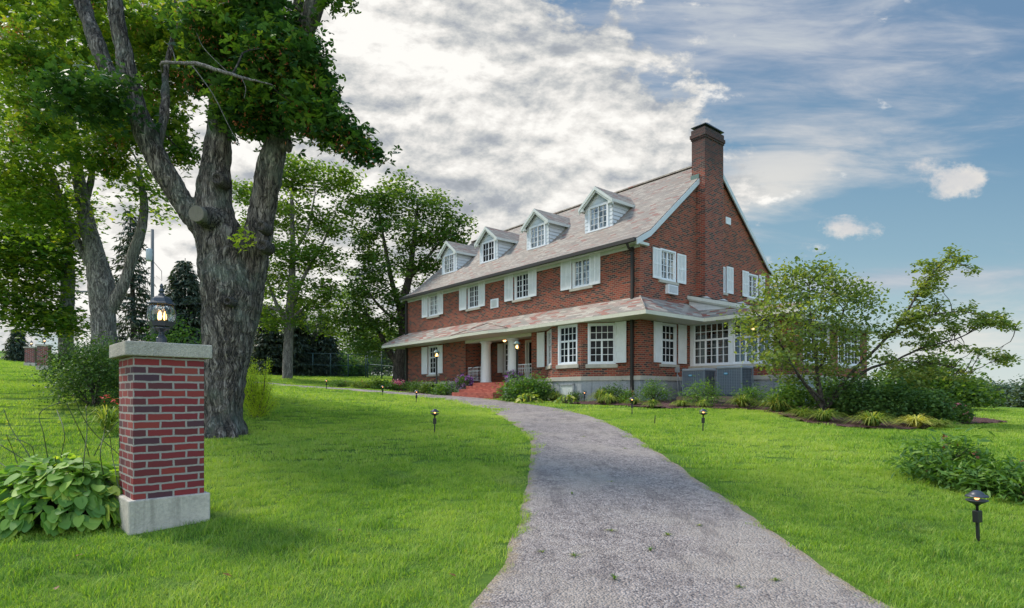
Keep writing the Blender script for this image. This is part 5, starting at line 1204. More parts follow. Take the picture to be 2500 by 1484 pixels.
# ------------------------------------------------------------------ path lights
PLG = 'low black path lights along the driveway'
def path_light(p, label, s=1.0, tilt=0.0):
    root = empty('path_light', p, rnd.uniform(0, 6), label, 'path light', PLG); root.rotation_euler = (tilt, tilt * .5, rnd.uniform(-.5, .5)); root.scale = (s, s, s)
    m = MB(); m.box(-.011, .011, -.011, .011, -.1, .2); m.lathe([(.012, .30), (.012, .34), (.02, .352), (.045, .368), (.055, .372)], 14); m.build('stake', 'black_metal', root)
    m = MB(); m.box(-.032, .032, -.026, .026, .19, .30); m.build('junction_box', 'black_metal', root, bevel=.004)
    m = MB(); m.lathe([(.05, .368), (.088, .392), (.090, .398), (.084, .400), (.045, .392)], 24); m.build('lower_shade', 'slate_metal', root)
    m = MB(); m.lathe([(.045, .437), (.090, .428), (.092, .434), (.078, .446), (.060, .452), (.058, .460), (.03, .482), (0, .490)], 24)
    m.build('upper_shade', 'slate_metal', root)
    m = MB(); m.lathe([(.0, .398), (.014, .402), (.02, .415), (.012, .430), (0, .436)], 12); m.build('glass', 'path_glow', root)
for x, y, s, lab in ((2388, 1325, 1.0, 'path light with two tiered shades on the lawn at the right, nearest the camera'), (1716, 1055, 1, 'path light standing on the right lawn in front of the air conditioning condensers'), (1061, 1058, 1, 'path light on the left lawn closest to the bend of the drive'),
                     (1543, 1012, 1, 'path light on the lawn in front of the near corner downspout'), (1427, 984, .9, 'path light at the bed edge in front of the bay window'), (1016, 985, 1, 'path light on the left lawn below the lamp post by the steps'),
                     (934, 967, 1, 'path light on the lawn in front of the left end of the house'), (797, 950, 1, 'path light on the lawn crest, leftmost of those along the drive'), (843, 946, .8, 'path light across the drive, left one of the far pair'), (884, 944, .8, 'path light across the drive, right one of the far pair')):
    path_light(G(x, y), lab, s * 1.02, rnd.uniform(-.05, .05))
m = MB(); m.lathe([(.0, -.05), (.011, -.05), (.011, .12), (.013, .14), (.007, .20), (0, .22)], 8); o = m.build('metal_stake', 'black_metal'); o.location = G(1598, 1035); o.rotation_euler = (0, .08, 0); tag(o, 'bare black stake without a lamp in the right lawn', 'stake')
# ------------------------------------------------------------------ lamp posts
def lamp_post(p, H, label):
    root = empty('lamp_post', p, .4, label, 'lamp post', 'tall lamp posts in front of the house')
    m = MB(); m.lathe([(.07, -.1), (.07, .12), (.045, .16), (.042, H - .52), (.055, H - .50), (.055, H - .47), (.04, H - .46), (.06, H - .43), (.09, H - .41), (.09, H - .395)], 16)
    m.build('post', 'black_metal', root)
    m = MB(); m.lathe([(.165, H - .175), (.17, H - .165), (.11, H - .10), (.06, H - .06), (.02, H - .045), (.02, H - .02), (.01, H)], 8, smooth=False); m.build('roof', 'verdigris', root)
    m = MB()
    for k in range(6):
        a = k * math.pi / 3; m.tube([(.075 * math.cos(a), .075 * math.sin(a), H - .4), (.135 * math.cos(a), .135 * math.sin(a), H - .17)], .008, 4)
    m.build('frame', 'black_metal', root)
    m = MB(); m.lathe([(.072, H - .395), (.13, H - .175)], 6, smooth=False); m.build('glass', 'clear_glass', root)
    m = MB(); m.lathe([(0, H - .37), (.03, H - .36), (.045, H - .30), (.035, H - .24), (0, H - .21)], 12); m.build('bulb', 'lamp_glow', root)
p = HW(-13.3, -2.0); p = GD(1066, 30.2); lamp_post(p, PX(1066, 852, p.y).z - p.z, 'lamp post in the bed in front of the left ground floor window')
p = GD(1262, 25.6); lamp_post(p, PX(1262, 830, p.y).z - p.z, 'taller lamp post in front of the right porch column')
# ------------------------------------------------------------------ urns with petunias
def urn(p, s, label, seed, n=60):
    root = empty('flower_urn', p, 0, label, 'flower pot', 'petunia pots by the steps'); root.scale = (s,) * 3; rs = np.random.RandomState(seed)
    m = MB(); m.lathe([(.13, 0), (.13, .04), (.07, .08), (.07, .12), (.15, .2), (.19, .32), (.21, .34), (.19, .35), (.0, .33)], 18); m.build('pot', 'pot', root)
    C_ = ellips(n, (0, 0, .42), (.36, .34, .26), rs, .3); V, Q, T_ = clump_leaves(C_, 16, .07, .06, 'kite', .5, 1, rs); obj_np('foliage', V, Q, 'shrub_leaf', root, tone=T_)
    C_ = ellips(int(n * 1.5), (0, 0, .44), (.40, .38, .30), rs, .75); C_ = np.repeat(C_, 6, 0) + rs.normal(0, .02, (len(C_) * 6, 3)); V, Q, T_ = leafgeo(C_, .07, 'kite', .2, seed=seed); obj_np('flower', V, Q, 'petal_purple', root, tone=T_)
urn(HW(-10.75, -.45, .16), 1.25, 'stone pot overflowing with purple petunias left of the brick steps', 81)
urn(HW(-6.95, -.35, .35), 1.1, 'petunia pot half hidden by shrubs right of the right porch column', 82, 50)
m = MB(); m.box(-11.15, -10.38, -.8, -.12, -1.0, .16 ); pd = m.build('stone_pedestal', 'concrete'); pd.location = (HX, HY, EYE); pd.rotation_euler = (0, 0, -TH); tag(pd, 'grey concrete block under the petunia pot left of the steps', 'pedestal')
m = MB(); m.box(-7.3, -6.6, -.7, -.12, -1.0, .35); pd = m.build('stone_pedestal', 'concrete'); pd.location = (HX, HY, EYE); pd.rotation_euler = (0, 0, -TH); tag(pd, 'grey block under the petunia pot right of the right porch column', 'pedestal')
# ------------------------------------------------------------------ condensers
def condenser(x, v, w_, d, h, label):
    p = HW(x, v, -.02); root = empty('air_conditioning_condenser', p, -TH, label, 'condenser', 'outdoor air conditioning units beside the sunroom')
    m = MB(); m.box(.03, w_ - .03, .03, d - .03, .03, h - .08); m.build('coil', 'condenser_dark', root)
    m = MB()
    n = 10
    for k in range(n + 1):
        x_ = w_ * k / n; m.box(x_ - .005, x_ + .005, 0, .012, .05, h - .1)
    for k in range(9):
        y_ = d * k / 8; m.box(w_ - .012, w_, y_ - .005, y_ + .005, .05, h - .1)
    for k in range(17):
        z = .08 + (h - .2) * k / 16; m.box(0, w_, -.002, .008, z - .005, z + .005); m.box(w_ - .008, w_ + .002, 0, d, z - .005, z + .005)
    for xx, yy_ in ((0, 0), (w_, 0), (w_, d), (0, d)): m.box(xx - .018, xx + .018, yy_ - .018, yy_ + .018, .03, h - .08)
    m.build('grille', 'condenser_paint', root)
    m = MB(); m.box(.008, w_ - .04, .004, .02, .05, h - .1); m.build('side_panel', 'condenser_side', root)
    m = MB(); m.box(-.025, w_ + .025, -.025, d + .025, h - .10, h); m.build('lid', 'condenser_top', root, bevel=.03)
    m = MB(); m.box(-.02, w_ + .02, -.02, d + .02, -.02, .04); m.build('base_pan', 'condenser_dark', root)
    m = MB(); M_ = Matrix.Translation((w_ * .36, -.012, h * .74)) @ Matrix.Rotation(R(90), 4, 'X') @ Matrix.Scale(.5, 4, (0, 1, 0)); m.lathe([(0, .012), (.075, .010), (.078, .0), (0, 0)], 20, M=M_); bd = m.build('badge', 'logo_blue', root)
    m = MB(); M_ = Matrix.Translation((w_ * .36, -.026, h * .74)) @ Matrix.Rotation(R(90), 4, 'X') @ Matrix.Scale(.22, 4, (0, 1, 0)); m.lathe([(0, .004), (.05, .002), (.05, .0)], 16, M=M_); m.build('badge_stripe', 'white_paint', bd)
condenser(.80, 1.55, .92, .78, 1.03, 'left grey condenser, the one nearer the gable window')
condenser(2.26, 1.55, .92, .78, 1.07, 'right grey condenser, the one below the middle of the sunroom window')
m = MB(); m.box(.65, 3.35, 1.35, 1.52, -.30, -.06); m.box(.65, .8, 1.52, 2.4, -.30, -.06); m.box(3.2, 3.35, 1.52, 2.4, -.30, -.06); m.box(.66, 3.34, 1.4, 2.45, -.055, -.035)
o = m.build('timber_platform', 'wood_plank'); o.location = (HX, HY, EYE); o.rotation_euler = (0, 0, -TH); tag(o, 'low weathered timber platform under the two condensers', 'platform')
# ------------------------------------------------------------------ planting along the house
GB = 'foundation plants along the house'
bush('shrub', G(1598, 984), .62, .5, .78, 'shrub_leaf', 'rounded green shrub in front of the near corner, left of the condensers', .09, 80, 26, 'lance', 91, group=GB)
bush('shrub', G(1714, 992), .62, .42, .80, 'shrub_leaf', 'airy green shrub in front of the left condenser', .10, 60, 26, 'lance', 92, group=GB)
bush('shrub', G(1838, 992), .60, .42, .72, 'shrub_leaf', 'airy green shrub at the right edge of the right condenser', .10, 60, 26, 'lance', 93, group=GB)
bush('shrub', G(1497, 984), .55, .4, .62, 'hedge_leaf', 'compact shrub against the foundation left of the near downspout', .07, 70, 26, 'kite', 94, group=GB)
bush('shrub', G(1532, 985), .35, .3, .42, 'shrub_leaf', 'small reddish green shrub at the foot of the near downspout', .06, 40, 20, 'kite', 95, group=GB, flowers=('dead_leaf', 30, .05))
bush('shrub', G(1412, 980), .42, .35, .42, 'hedge_leaf', 'small dark shrub in front of the bulkhead door', .06, 50, 22, 'kite', 96, group=GB)
bush('shrub', GD(1285, 24.3), .95, .6, 1.02, 'shrub_leaf', 'largest shrub of the bed, between the taller lamp post and the bay', .10, 110, 30, 'oval', 97, group=GB)
bush('shrub', GD(1330, 24.2), .6, .5, .62, 'hedge_leaf', 'dark leafy plant at the left foot of the bay', .08, 60, 24, 'kite', 98, group=GB)
hosta('hosta', GD(1290, 22.9), .52, .4, .42, 70, .17, 'lime_leaf', 'pale variegated hosta in front of the largest shrub', 99, cat='hosta', group=GB)
hosta('hosta', GD(1383, 22.3), .45, .35, .34, 60, .15, 'lime_leaf', 'pale hosta near the bulkhead door', 100, cat='hosta', group=GB)
for i, (x, y, r, h, mt, lab) in enumerate([(1232, 966, .55, .45, 'lime_leaf', 'lime grass clump beside the right edge of the steps'), (1330, 978, .45, .38, 'blade_leaf', 'yellow grass clump below the bay left corner'), (1356, 980, .5, .45, 'blade_leaf', 'yellow green grass clump in front of the bay'),
      (1466, 986, .5, .6, 'blade_leaf', 'tall grass clump left of the compact foundation shrub'), (1485, 988, .42, .45, 'lime_leaf', 'grass clump just right of the tall one'), (1548, 990, .35, .3, 'blade_leaf', 'low yellow grass clump in front of the near corner'),
      (1592, 996, .34, .3, 'blade_leaf', 'low grass clump under the rounded green shrub'), (1664, 994, .4, .26, 'lime_leaf', 'low grass clump below the left condenser'), (1716, 996, .26, .3, 'lime_leaf', 'small upright grass clump below the airy shrub'), (1812, 996, .55, .45, 'blade_leaf', 'wide yellow grass clump below the right condenser'),
      (1896, 1006, .62, .55, 'blade_leaf', 'large fountain grass clump at the sunroom corner'), (2010, 1030, .62, .36, 'blade_leaf', 'spreading yellow grass clump in front of the dogwood trunk'), (1960, 1020, .5, .3, 'blade_leaf', 'flattened yellow grass clump left of the dogwood trunk'),
      (2130, 1042, .70, .40, 'blade_leaf', 'wide flattened yellow grass clump right of the dogwood'), (2235, 1044, .55, .35, 'meadow_leaf', 'green grass clump at the right tip of the mulch bed'), (2290, 1044, .5, .25, 'lime_leaf', 'last thin grass clump at the far right of the bed')]):
    grassy('grass_clump', G(x, y), r, h * 1.1, 330, mt, lab, 110 + i, .013, group=GB, droop=1.2)
for i, (x, Y, rx, h, mt, shp, lab) in enumerate([(1003, 33.0, .7, .55, 'hedge_leaf', 'kite', 'dark low shrub at the far left corner of the house'), (1024, 31.8, .65, .6, 'shrub_leaf', 'lance', 'bright green shrub left of the first lamp post'), (1050, 30.8, .5, .65, 'tree_leaf_mid', 'kite', 'loose olive shrub just left of the first lamp post'),
      (1088, 29.8, .7, .68, 'shrub_leaf', 'oval', 'broad leaved shrub right of the first lamp post'), (975, 33.5, .7, .6, 'petal_pink', 'kite', 'faded reddish shrub in front of the dark forked tree'), (950, 33, .7, .5, 'shrub_leaf', 'kite', 'low green plant left of the faded reddish shrub'),
      (915, 33.2, .8, .55, 'tree_leaf_mid', 'kite', 'low wild plant under the tennis fence post'), (880, 33, .7, .42, 'blade_leaf', 'lance', 'low yellowish plant between the far path lights'), (825, 33.5, .6, .5, 'shrub_leaf', 'lance', 'small upright plant beside the far drive'), (850, 34, .6, .3, 'blade_leaf', 'lance', 'low tuft beside the far drive')]):
    bush('bed_plant', GD(x, Y), rx, .4, h, mt, lab, .11, 46, 20, shp, 140 + i, group='plants in the far bed', cat='plant')
# ------------------------------------------------------------------ dogwood on the right
DD = 15.0
bd_ = G(2012, 1015); DD = bd_.y
tree('dogwood_tree', bd_, 'spreading multi stemmed dogwood with long arching branches in front of the sunroom end', [
 lim([(2012, 1030, DD, 15.0), (2012, 1000, DD, 12.8), (2000, 940, DD, 9.0), (1990, 860, DD, 6.8), (1980, 780, DD, 5.2), (1975, 700, DD, 3.0)]),
 lim([(2014, 1005, DD, 11.2), (2030, 970, DD, 9.0), (2080, 910, DD, 7.5), (2140, 850, DD, 6.8), (2200, 790, DD, 6.0), (2235, 730, DD, 4.5), (2270, 680, DD, 3.0), (2320, 625, DD, 1.9)]),
 lim([(2016, 1000, DD, 9.8), (2060, 950, DD, 8.2), (2120, 900, DD, 6.8), (2180, 880, DD, 5.2), (2250, 850, DD, 4.5), (2330, 830, DD, 3.0), (2420, 790, DD, 2.2), (2480, 800, DD, 1.5)]),
 lim([(2010, 1000, DD, 9.0), (1975, 950, DD, 7.5), (1940, 900, DD, 6.0), (1900, 830, DD, 4.5), (1860, 770, DD, 3.0)]), lim([(2010, 990, DD + .2, 9.0), (1995, 920, DD + .3, 6.8), (2030, 840, DD + .4, 5.2), (2060, 760, DD + .4, 3.8)]),
 lim([(2200, 790, DD, 4.5), (2260, 770, DD, 3.8), (2340, 760, DD, 3.0), (2450, 770, DD, 1.5)]), lim([(2180, 880, DD, 3.8), (2280, 890, DD, 3.0), (2370, 915, DD, 1.5)]), lim([(2010, 980, DD - .3, 6.8), (1960, 930, DD - .8, 5.2), (1930, 890, DD - 1, 3.0)])],
 [(1960, 790, DD, 140, 80, 1.4, 96), (1985, 700, DD, 90, 45, 1.0, 34), (1940, 668, DD, 8, 30, .2, 5), (2005, 655, DD, 10, 26, .2, 5), (2040, 690, DD, 10, 24, .2, 5), (2090, 715, DD, 14, 24, .3, 6), (1880, 720, DD, 12, 26, .3, 6), (1905, 665, DD, 9, 22, .2, 4), (1855, 790, DD, 55, 70, .8, 30), (1975, 660, DD, 40, 26, .5, 9), (1915, 700, DD, 60, 36, .7, 16), (2060, 740, DD, 60, 60, .9, 28), (1965, 880, DD, 90, 60, 1, 44), (2060, 860, DD, 70, 70, .9, 34), (1890, 880, DD - .6, 34, 36, .5, 14), (2120, 760, DD, 46, 34, .5, 10)],
 'dark_bark', 'dogwood_leaf', .10, 'oval', 25, .20, seed=201, up=.5, flat=.6, twr=.022, trunk_n=9, ntw=300, wob=.01, droop=.5, cat='tree')
# leaf tiers along the long branches
dg = [o for o in COL.objects if o.name.startswith('dogwood_tree')][0]; rs = np.random.RandomState(202); CC = []
for pts, n, w_ in (([(2235, 740), (2262, 690), (2300, 650), (2330, 612), (2375, 655)], 30, 22), ([(2240, 720), (2285, 700), (2290, 660)], 12, 18), ([(2200, 780), (2250, 760), (2300, 745)], 22, 26), ([(2250, 840), (2330, 800), (2400, 778), (2470, 798)], 34, 14), ([(2270, 850), (2350, 850), (2440, 870), (2470, 880)], 24, 13),
                   ([(2220, 880), (2300, 900), (2360, 925)], 26, 24), ([(2150, 830), (2210, 800), (2260, 800)], 30, 28), ([(2160, 880), (2200, 900), (2260, 930)], 22, 26), ([(2380, 770), (2440, 772), (2480, 806)], 12, 10), ([(2260, 690), (2255, 650), (2262, 640)], 6, 8), ([(2230, 770), (2310, 780), (2370, 740)], 18, 12)):
    P = np.array(pts, float); n = int(n * 1.7); s = np.sort(rs.rand(n)) * (len(P) - 1); i = np.minimum(s.astype(int), len(P) - 2); q = P[i] + (P[i + 1] - P[i]) * (s - i)[:, None] + rs.normal(0, 1, (n, 2)) * np.array([10, w_ * .55])
    CC += [np.array(PX(a, b, DD + rs.uniform(-.5, .5))) for a, b in q]
CC = np.array(CC); V, Q, T_ = clump_leaves(CC, 19, .10, .095, 'oval', .8, .35, rs, droop=.5); obj_np('branch_leaves', to_local(dg, V), Q, 'dogwood_leaf', dg, tone=T_)
m = MB(); ch_ = [c for c in dg.children if c.name.startswith('trunk')][0]; S = np.array([[*(v.co + dg.location), .02] for v in ch_.data.vertices][::3]); twigs(m, CC, S, rs, .012, .004, .03, 260, 4); m.v = [tuple(Vector(v) - dg.location) for v in m.v]; m.build('twig', 'dark_bark', dg)
# hedge right of the dogwood: individual shrubs
for i, (x, Y, rx, h, mt, lab, fl_) in enumerate([(2080, 16.2, .85, 1.05, 'hedge_leaf', 'dark hedge shrub right behind the dogwood stems', None), (2140, 15.6, .8, .95, 'hedge_leaf', 'dark hedge shrub second from the dogwood stems', None), (2205, 15.4, .75, .92, 'hedge_leaf', 'dark glossy hedge shrub in the middle of the row', None),
      (2262, 15.4, .65, .82, 'hedge_leaf', 'dark hedge shrub next to the pink flowering one', None), (2318, 16.2, .45, .50, 'hedge_leaf', 'low shrub with pink and red flowers at the end of the hedge', ('petal_pink', 40, .07)), (1935, 17.2, .6, .85, 'shrub_leaf', 'bushy green shrub at the sunroom corner left of the dogwood', None), (2040, 17.5, .9, 1.0, 'shrub_leaf', 'mid green shrub behind the dogwood trunk', None)]):
    bush('hedge_shrub', GD(x, Y), rx, .6, h, mt, lab, .085, 95, 28, 'oval', 210 + i, group='hedge shrubs right of the dogwood', flowers=fl_)
for i, (x, Y, rx, h, lab) in enumerate([(2290, 34, 1.8, 2.7, 'rounded light green tree behind the hedge'), (2355, 40, 1.5, 1.9, 'low rounded green tree right of the taller round one'), (2225, 33, 2.4, 2.3, 'low light green bush behind the glossy hedge')]):
    b = bush('round_tree', GD(x, Y), rx, 2, h, 'tree_leaf_mid', lab, .22, 120, 44, 'kite', 230 + i, cat='tree', group='light green round trees behind the hedge', flat=.6)
# peonies at the right
for i, (x, y, rx, h, lab) in enumerate([(2295, 1172, .52, .62, 'tallest peony plant with dried brown seed heads on the right lawn'), (2375, 1195, .42, .34, 'low peony plant just behind the nearest path light'), (2440, 1200, .45, .36, 'low peony plant right of the one behind the path light'), (2505, 1222, .42, .40, 'peony plant cut by the right edge of the picture')]):
    p = G(x, y); b = bush('peony', p, rx, .36, h, 'shrub_leaf', lab, .125, 75, 20, 'lance', 240 + i, cat='peony', group='peony plants on the right lawn', flowers=('dead_leaf', 7, .05), up=.5, lumpy=1.6)
# ------------------------------------------------------------------ far trees at the right and behind
for i, (x, Y, top, w_, lab) in enumerate([(2385, 120, 946, 44, 'distant round tree touching the end of the hedge'), (2412, 115, 938, 40, 'distant tree second from the left at the field edge'), (2445, 118, 940, 44, 'tallest distant tree at the field edge'), (2478, 112, 947, 40, 'distant tree right of the tallest one'), (2512, 108, 944, 46, 'distant tree cut by the right edge of the picture'), (2340, 125, 955, 44, 'distant tree behind the dogwood branch tips'),
                                          (2300, 125, 955, 44, 'distant tree left of the dogwood branch tips'), (2545, 110, 950, 50, 'distant tree just outside the right edge')]):
    b = GD(x, Y); H_t = PX(x, top, Y).z - b.z; bush('distant_tree', b, w_ / F * Y, 3, H_t, 'far_leaf', lab, .55, 90, 34, 'kite', 260 + i, cat='tree', group='distant trees beyond the field', z0=.05, flat=.8, lumpy=1.5)
rs = np.random.RandomState(33); X = rs.uniform(19, 75, 5000); Y = rs.uniform(52, 60, 5000) + X * .1; P = np.stack([X, Y, hz(X, Y) + rs.uniform(0, .35, 5000)], 1)
V, Q, T_ = leafgeo(P, .75, 'lance', .1, dirs=np.tile([0, 0, 1.], (5000, 1)), seed=3); kind(obj_np('meadow_grass', V, Q, 'meadow_leaf', None, tone=T_), 'stuff')
for i, (x, Y, top, w_, mt, lab) in enumerate([(640, 75, 700, 60, 'tree_leaf_bright', 'leafy tree seen low between the big maple and the pale trunk'), (860, 72, 690, 60, 'tree_leaf_bright', 'pale backlit tree between the two tall lawn trees'), (905, 78, 800, 44, 'tree_leaf_mid', 'low tree behind the tennis fence post'), (950, 80, 790, 40, 'tree_leaf_mid', 'green tree beyond the tennis fence beside the dark trunk'), (1010, 76, 770, 50, 'tree_leaf_mid', 'tree hidden behind the left end of the house'),
        (770, 74, 760, 50, 'tree_leaf_mid', 'leafy tree above the dark spruces'), (560, 80, 780, 60, 'tree_leaf_mid', 'tree behind the big maple trunk'), (842, 50, 872, 26, 'shrub_leaf', 'small rounded bush in front of the tennis fence'), (868, 52, 868, 22, 'tree_leaf_mid', 'small bushy tree beside the tennis fence post')]):
    b = GD(x, Y); H_t = PX(x, top, Y).z - b.z; bush('background_tree', b, w_ / F * Y, 2.5, H_t, mt, lab, .34 if Y > 60 else .2, 130, 40, 'kite', 280 + i, cat='tree', group='leafy trees far behind the lawn', z0=.1, flat=.7, lumpy=1.5)
# ------------------------------------------------------------------ tennis court fence
FA, FB, FC = GD(720, 46), GD(893, 46.5), GD(1010, 41)
def fence_run(A, B, H, n, label):
    root = empty('chain_link_fence', A, 0, label, 'fence', 'tall green chain link fences of the tennis court'); d = B - A
    for k in range(n + 1):
        m = MB(); p = d * k / n; m.tube([p + Vector((0, 0, -.2)), p + Vector((0, 0, H))], .055, 8); m.build('post', 'mesh_blue', root)
    m = MB()
    for z in (H - .02, H * .5): m.tube([Vector((0, 0, z)), d + Vector((0, 0, z))], .03, 6)
    m.build('rail', 'mesh_blue', root)
    m = MB(); ln = d.length; st = .22; u = d / ln
    for k in range(int((ln + H) / st)):
        s = k * st
        for sg in (1, -1):
            a0, z0 = (s, 0) if sg > 0 else (s - H, 0)
            a1, z1 = (s - H, H) if sg > 0 else (s, H)
            q = []
            for (aa, zz) in ((a0, z0), (a1, z1)): q.append([aa, zz])
            # clip to the run
            for e, o_ in ((0, 1), (1, 0)):
                if q[e][0] < 0: t = (0 - q[e][0]) / (q[o_][0] - q[e][0] + 1e-9); q[e] = [0, q[e][1] + t * (q[o_][1] - q[e][1])]
                if q[e][0] > ln: t = (ln - q[e][0]) / (q[o_][0] - q[e][0] + 1e-9); q[e] = [ln, q[e][1] + t * (q[o_][1] - q[e][1])]
            if abs(q[0][1] - q[1][1]) > .05: m.tube([u * q[0][0] + Vector((0, 0, q[0][1])), u * q[1][0] + Vector((0, 0, q[1][1]))], .006, 3, cap=False)
    m.build('mesh', 'mesh_blue', root)
fence_run(FA, FB, 1.85, 4, 'long run of tall green chain link fence behind the spruces'); fence_run(FB + Vector((.15, 0, 0)), FC, 2.15, 3, 'near run of the tall chain link fence beside the dark trunk')
# ------------------------------------------------------------------ utility poles and wires
def pole(x, Y, top, label, w_=.15, box=True):
    b = GD(x, Y); H = PX(x, top, Y).z - b.z; root = empty('utility_pole', b, 0, label, 'utility pole', 'utility poles on the left'); m = MB(); m.lathe([(w_, -.3), (w_ * .8, H)], 12); m.build('shaft', 'pole_wood', root)
    if box:
        m = MB(); m.lathe([(.0, 0), (.12, .02), (.135, .08), (.135, .55), (.11, .60), (.0, .62)], 14, (0, -.25, H * .78)); m.box(-.05, .05, -.3, 0, H * .82, H * .84); m.build('transformer', 'light_metal', root)
        m = MB(); m.tube([(.05, -.2, H * .8), (.5, -.1, H * .72), (.45, 0, H * .66), (.1, .05, H * .7)], .012, 4); m.build('cable', 'black_metal', root)
    else:
        m = MB(); m.box(-.5, 1.3, -.05, .05, H * .93, H * .95); m.build('crossarm', 'pole_wood', root)
    return b, H
pA, HA = pole(372, 28, 560, 'grey utility pole with a transformer right of the forked maple', .085); pB, HB_ = pole(176, 45, 700, 'farther utility pole with crossarm left of the forked maple', .12, False)
def wire(a, b, sag, label):
    m = MB(); a, b = Vector(a), Vector(b); m.tube([(a + (b - a) * t) - a - Vector((0, 0, sag * 4 * t * (1 - t))) for t in np.linspace(0, 1, 12)], .012, 4); o = m.build('overhead_wire', 'black_metal'); o.location = a; tag(o, label, 'wire', 'overhead wires')
wire(pA + Vector((0, 0, HA * .70)), pB + Vector((.6, 0, HB_ * .9)), .8, 'sagging wire between the two utility poles'); wire(pA + Vector((0, 0, HA * .25)), PX(60, 740, 45), .4, 'lower wire running left behind the forked maple')
wire(pA + Vector((0, 0, HA * .5)), HW(-17, 3, 9.4) if False else PX(1135, 560, 36), 1.2, 'thin service wire crossing the crowns of the lawn trees')
# ------------------------------------------------------------------ weeds on the drive and dry leaves on the lawn
rs = np.random.RandomState(55)
P = []
for x, y in [(1130 + 20, 0)] * 0 + [(1515, 1430), (1425, 1365), (1570, 1350), (1365, 1450), (1480, 1300), (1700, 1395), (1780, 1440), (1840, 1330), (1400, 1210), (1450, 1130), (1530, 1100), (1620, 1200), (1340, 1350), (1300, 1420), (1640, 1310), (1570, 1250), (1500, 1180), (1590, 1460), (1880, 1420), (1930, 1460), (1690, 1290), (1360, 1130), (1420, 1070), (1340, 1060)]:
    P.append(G(x, y))
ORD = ['nearest', 'second nearest', 'third nearest', 'fourth nearest', 'fifth nearest', 'sixth nearest', 'seventh nearest', 'eighth nearest', 'ninth nearest', 'tenth nearest', 'eleventh nearest', 'twelfth nearest', 'thirteenth nearest', 'farthest']
P = sorted(P[::2] + [P[1]], key=lambda q: q.y)[:14]
for i, p in enumerate(P):
    r = .03 + .025 * rs.rand(); tall = i % 4 == 1; p = p + Vector((rs.uniform(-.08, .08), rs.uniform(-.1, .1), .02)); b = grassy('weed', p, r * (1 if tall else 1.5), r * (1.5 if tall else .6), 14 + rs.randint(12), 'shrub_leaf' if tall else 'blade_leaf', ('small upright green' if tall else 'flat olive') + ' weed growing through the drive, ' + ORD[i] + ' to the camera of such weeds', 300 + i, .0035, cat='weed', group='small weeds in the gravel drive')
dv = []
for k in range(11):
    x, y = rs.uniform(60, 1150), rs.uniform(1080, 1470)
    g = G(x, y)
    if not inpoly(np.array([g.x]), np.array([g.y]), DRIVE_POLY)[0] and not (x < 520 and y < 1310): dv.append(g + Vector((0, 0, .055)))
dv.sort(key=lambda q: q.y)
V, Q, T_ = leafgeo(np.array(dv), .055, 'maple', 2.0, seed=9)
for i in range(len(dv)):
    k = len(Q) // len(dv); sl = slice(i * k, (i + 1) * k); vv = V[i * k * 4:(i + 1) * k * 4] - np.array(dv[i]); o = obj_np('fallen_leaf', vv, np.arange(len(vv)).reshape(-1, 4), 'dead_leaf', None, tone=T_[i * k * 4:(i + 1) * k * 4]); o.location = dv[i]; tag(o, 'curled brown leaf fallen on the left lawn, ' + ORD[i] + ' to the camera of these leaves', 'fallen leaf', 'fallen leaves on the left lawn')
# ------------------------------------------------------------------ grass
def blades(n, rad, h, wid, seed, K=3):
    rs = np.random.RandomState(seed); c = rs.uniform(-rad, rad, (n, 2)); a = rs.uniform(0, 6.283, n); L_ = h * rs.uniform(.5, 1.2, n); lean = rs.uniform(.15, .9, n) * L_; V = []
    t = np.linspace(0, 1, K)
    d = np.stack([np.cos(a), np.sin(a)], 1); s = np.stack([-d[:, 1], d[:, 0]], 1)
    V = np.zeros((n, K, 2, 3)); w_ = wid * rs.uniform(.6, 1.3, n)
    for k in range(K):
        p = c + d * (lean * t[k] ** 1.8)[:, None]; z = L_ * (t[k] - .25 * t[k] ** 2); ww = (w_ * (1 - .85 * t[k] ** 1.5))[:, None] / 2
        V[:, k, 0, :2] = p - s * ww; V[:, k, 1, :2] = p + s * ww; V[:, k, :, 2] = z[:, None] - .012
    V = V.reshape(-1, 3); b = np.arange(n)[:, None] * K * 2; Q = np.vstack([np.hstack([b + 2 * k, b + 2 * k + 1, b + 2 * k + 3, b + 2 * k + 2]) for k in range(K - 1)])
    return V, Q, np.repeat(rs.uniform(0, 1, n), K * 2)
def grass_patch(name, n, rad, h, wid, seed):
    V, Q, T_ = blades(n, rad, h, wid, seed); me = mesh_np(name, V, Q, 'lawn_blade', tone=T_); o = bpy.data.objects.new(name, me); return o
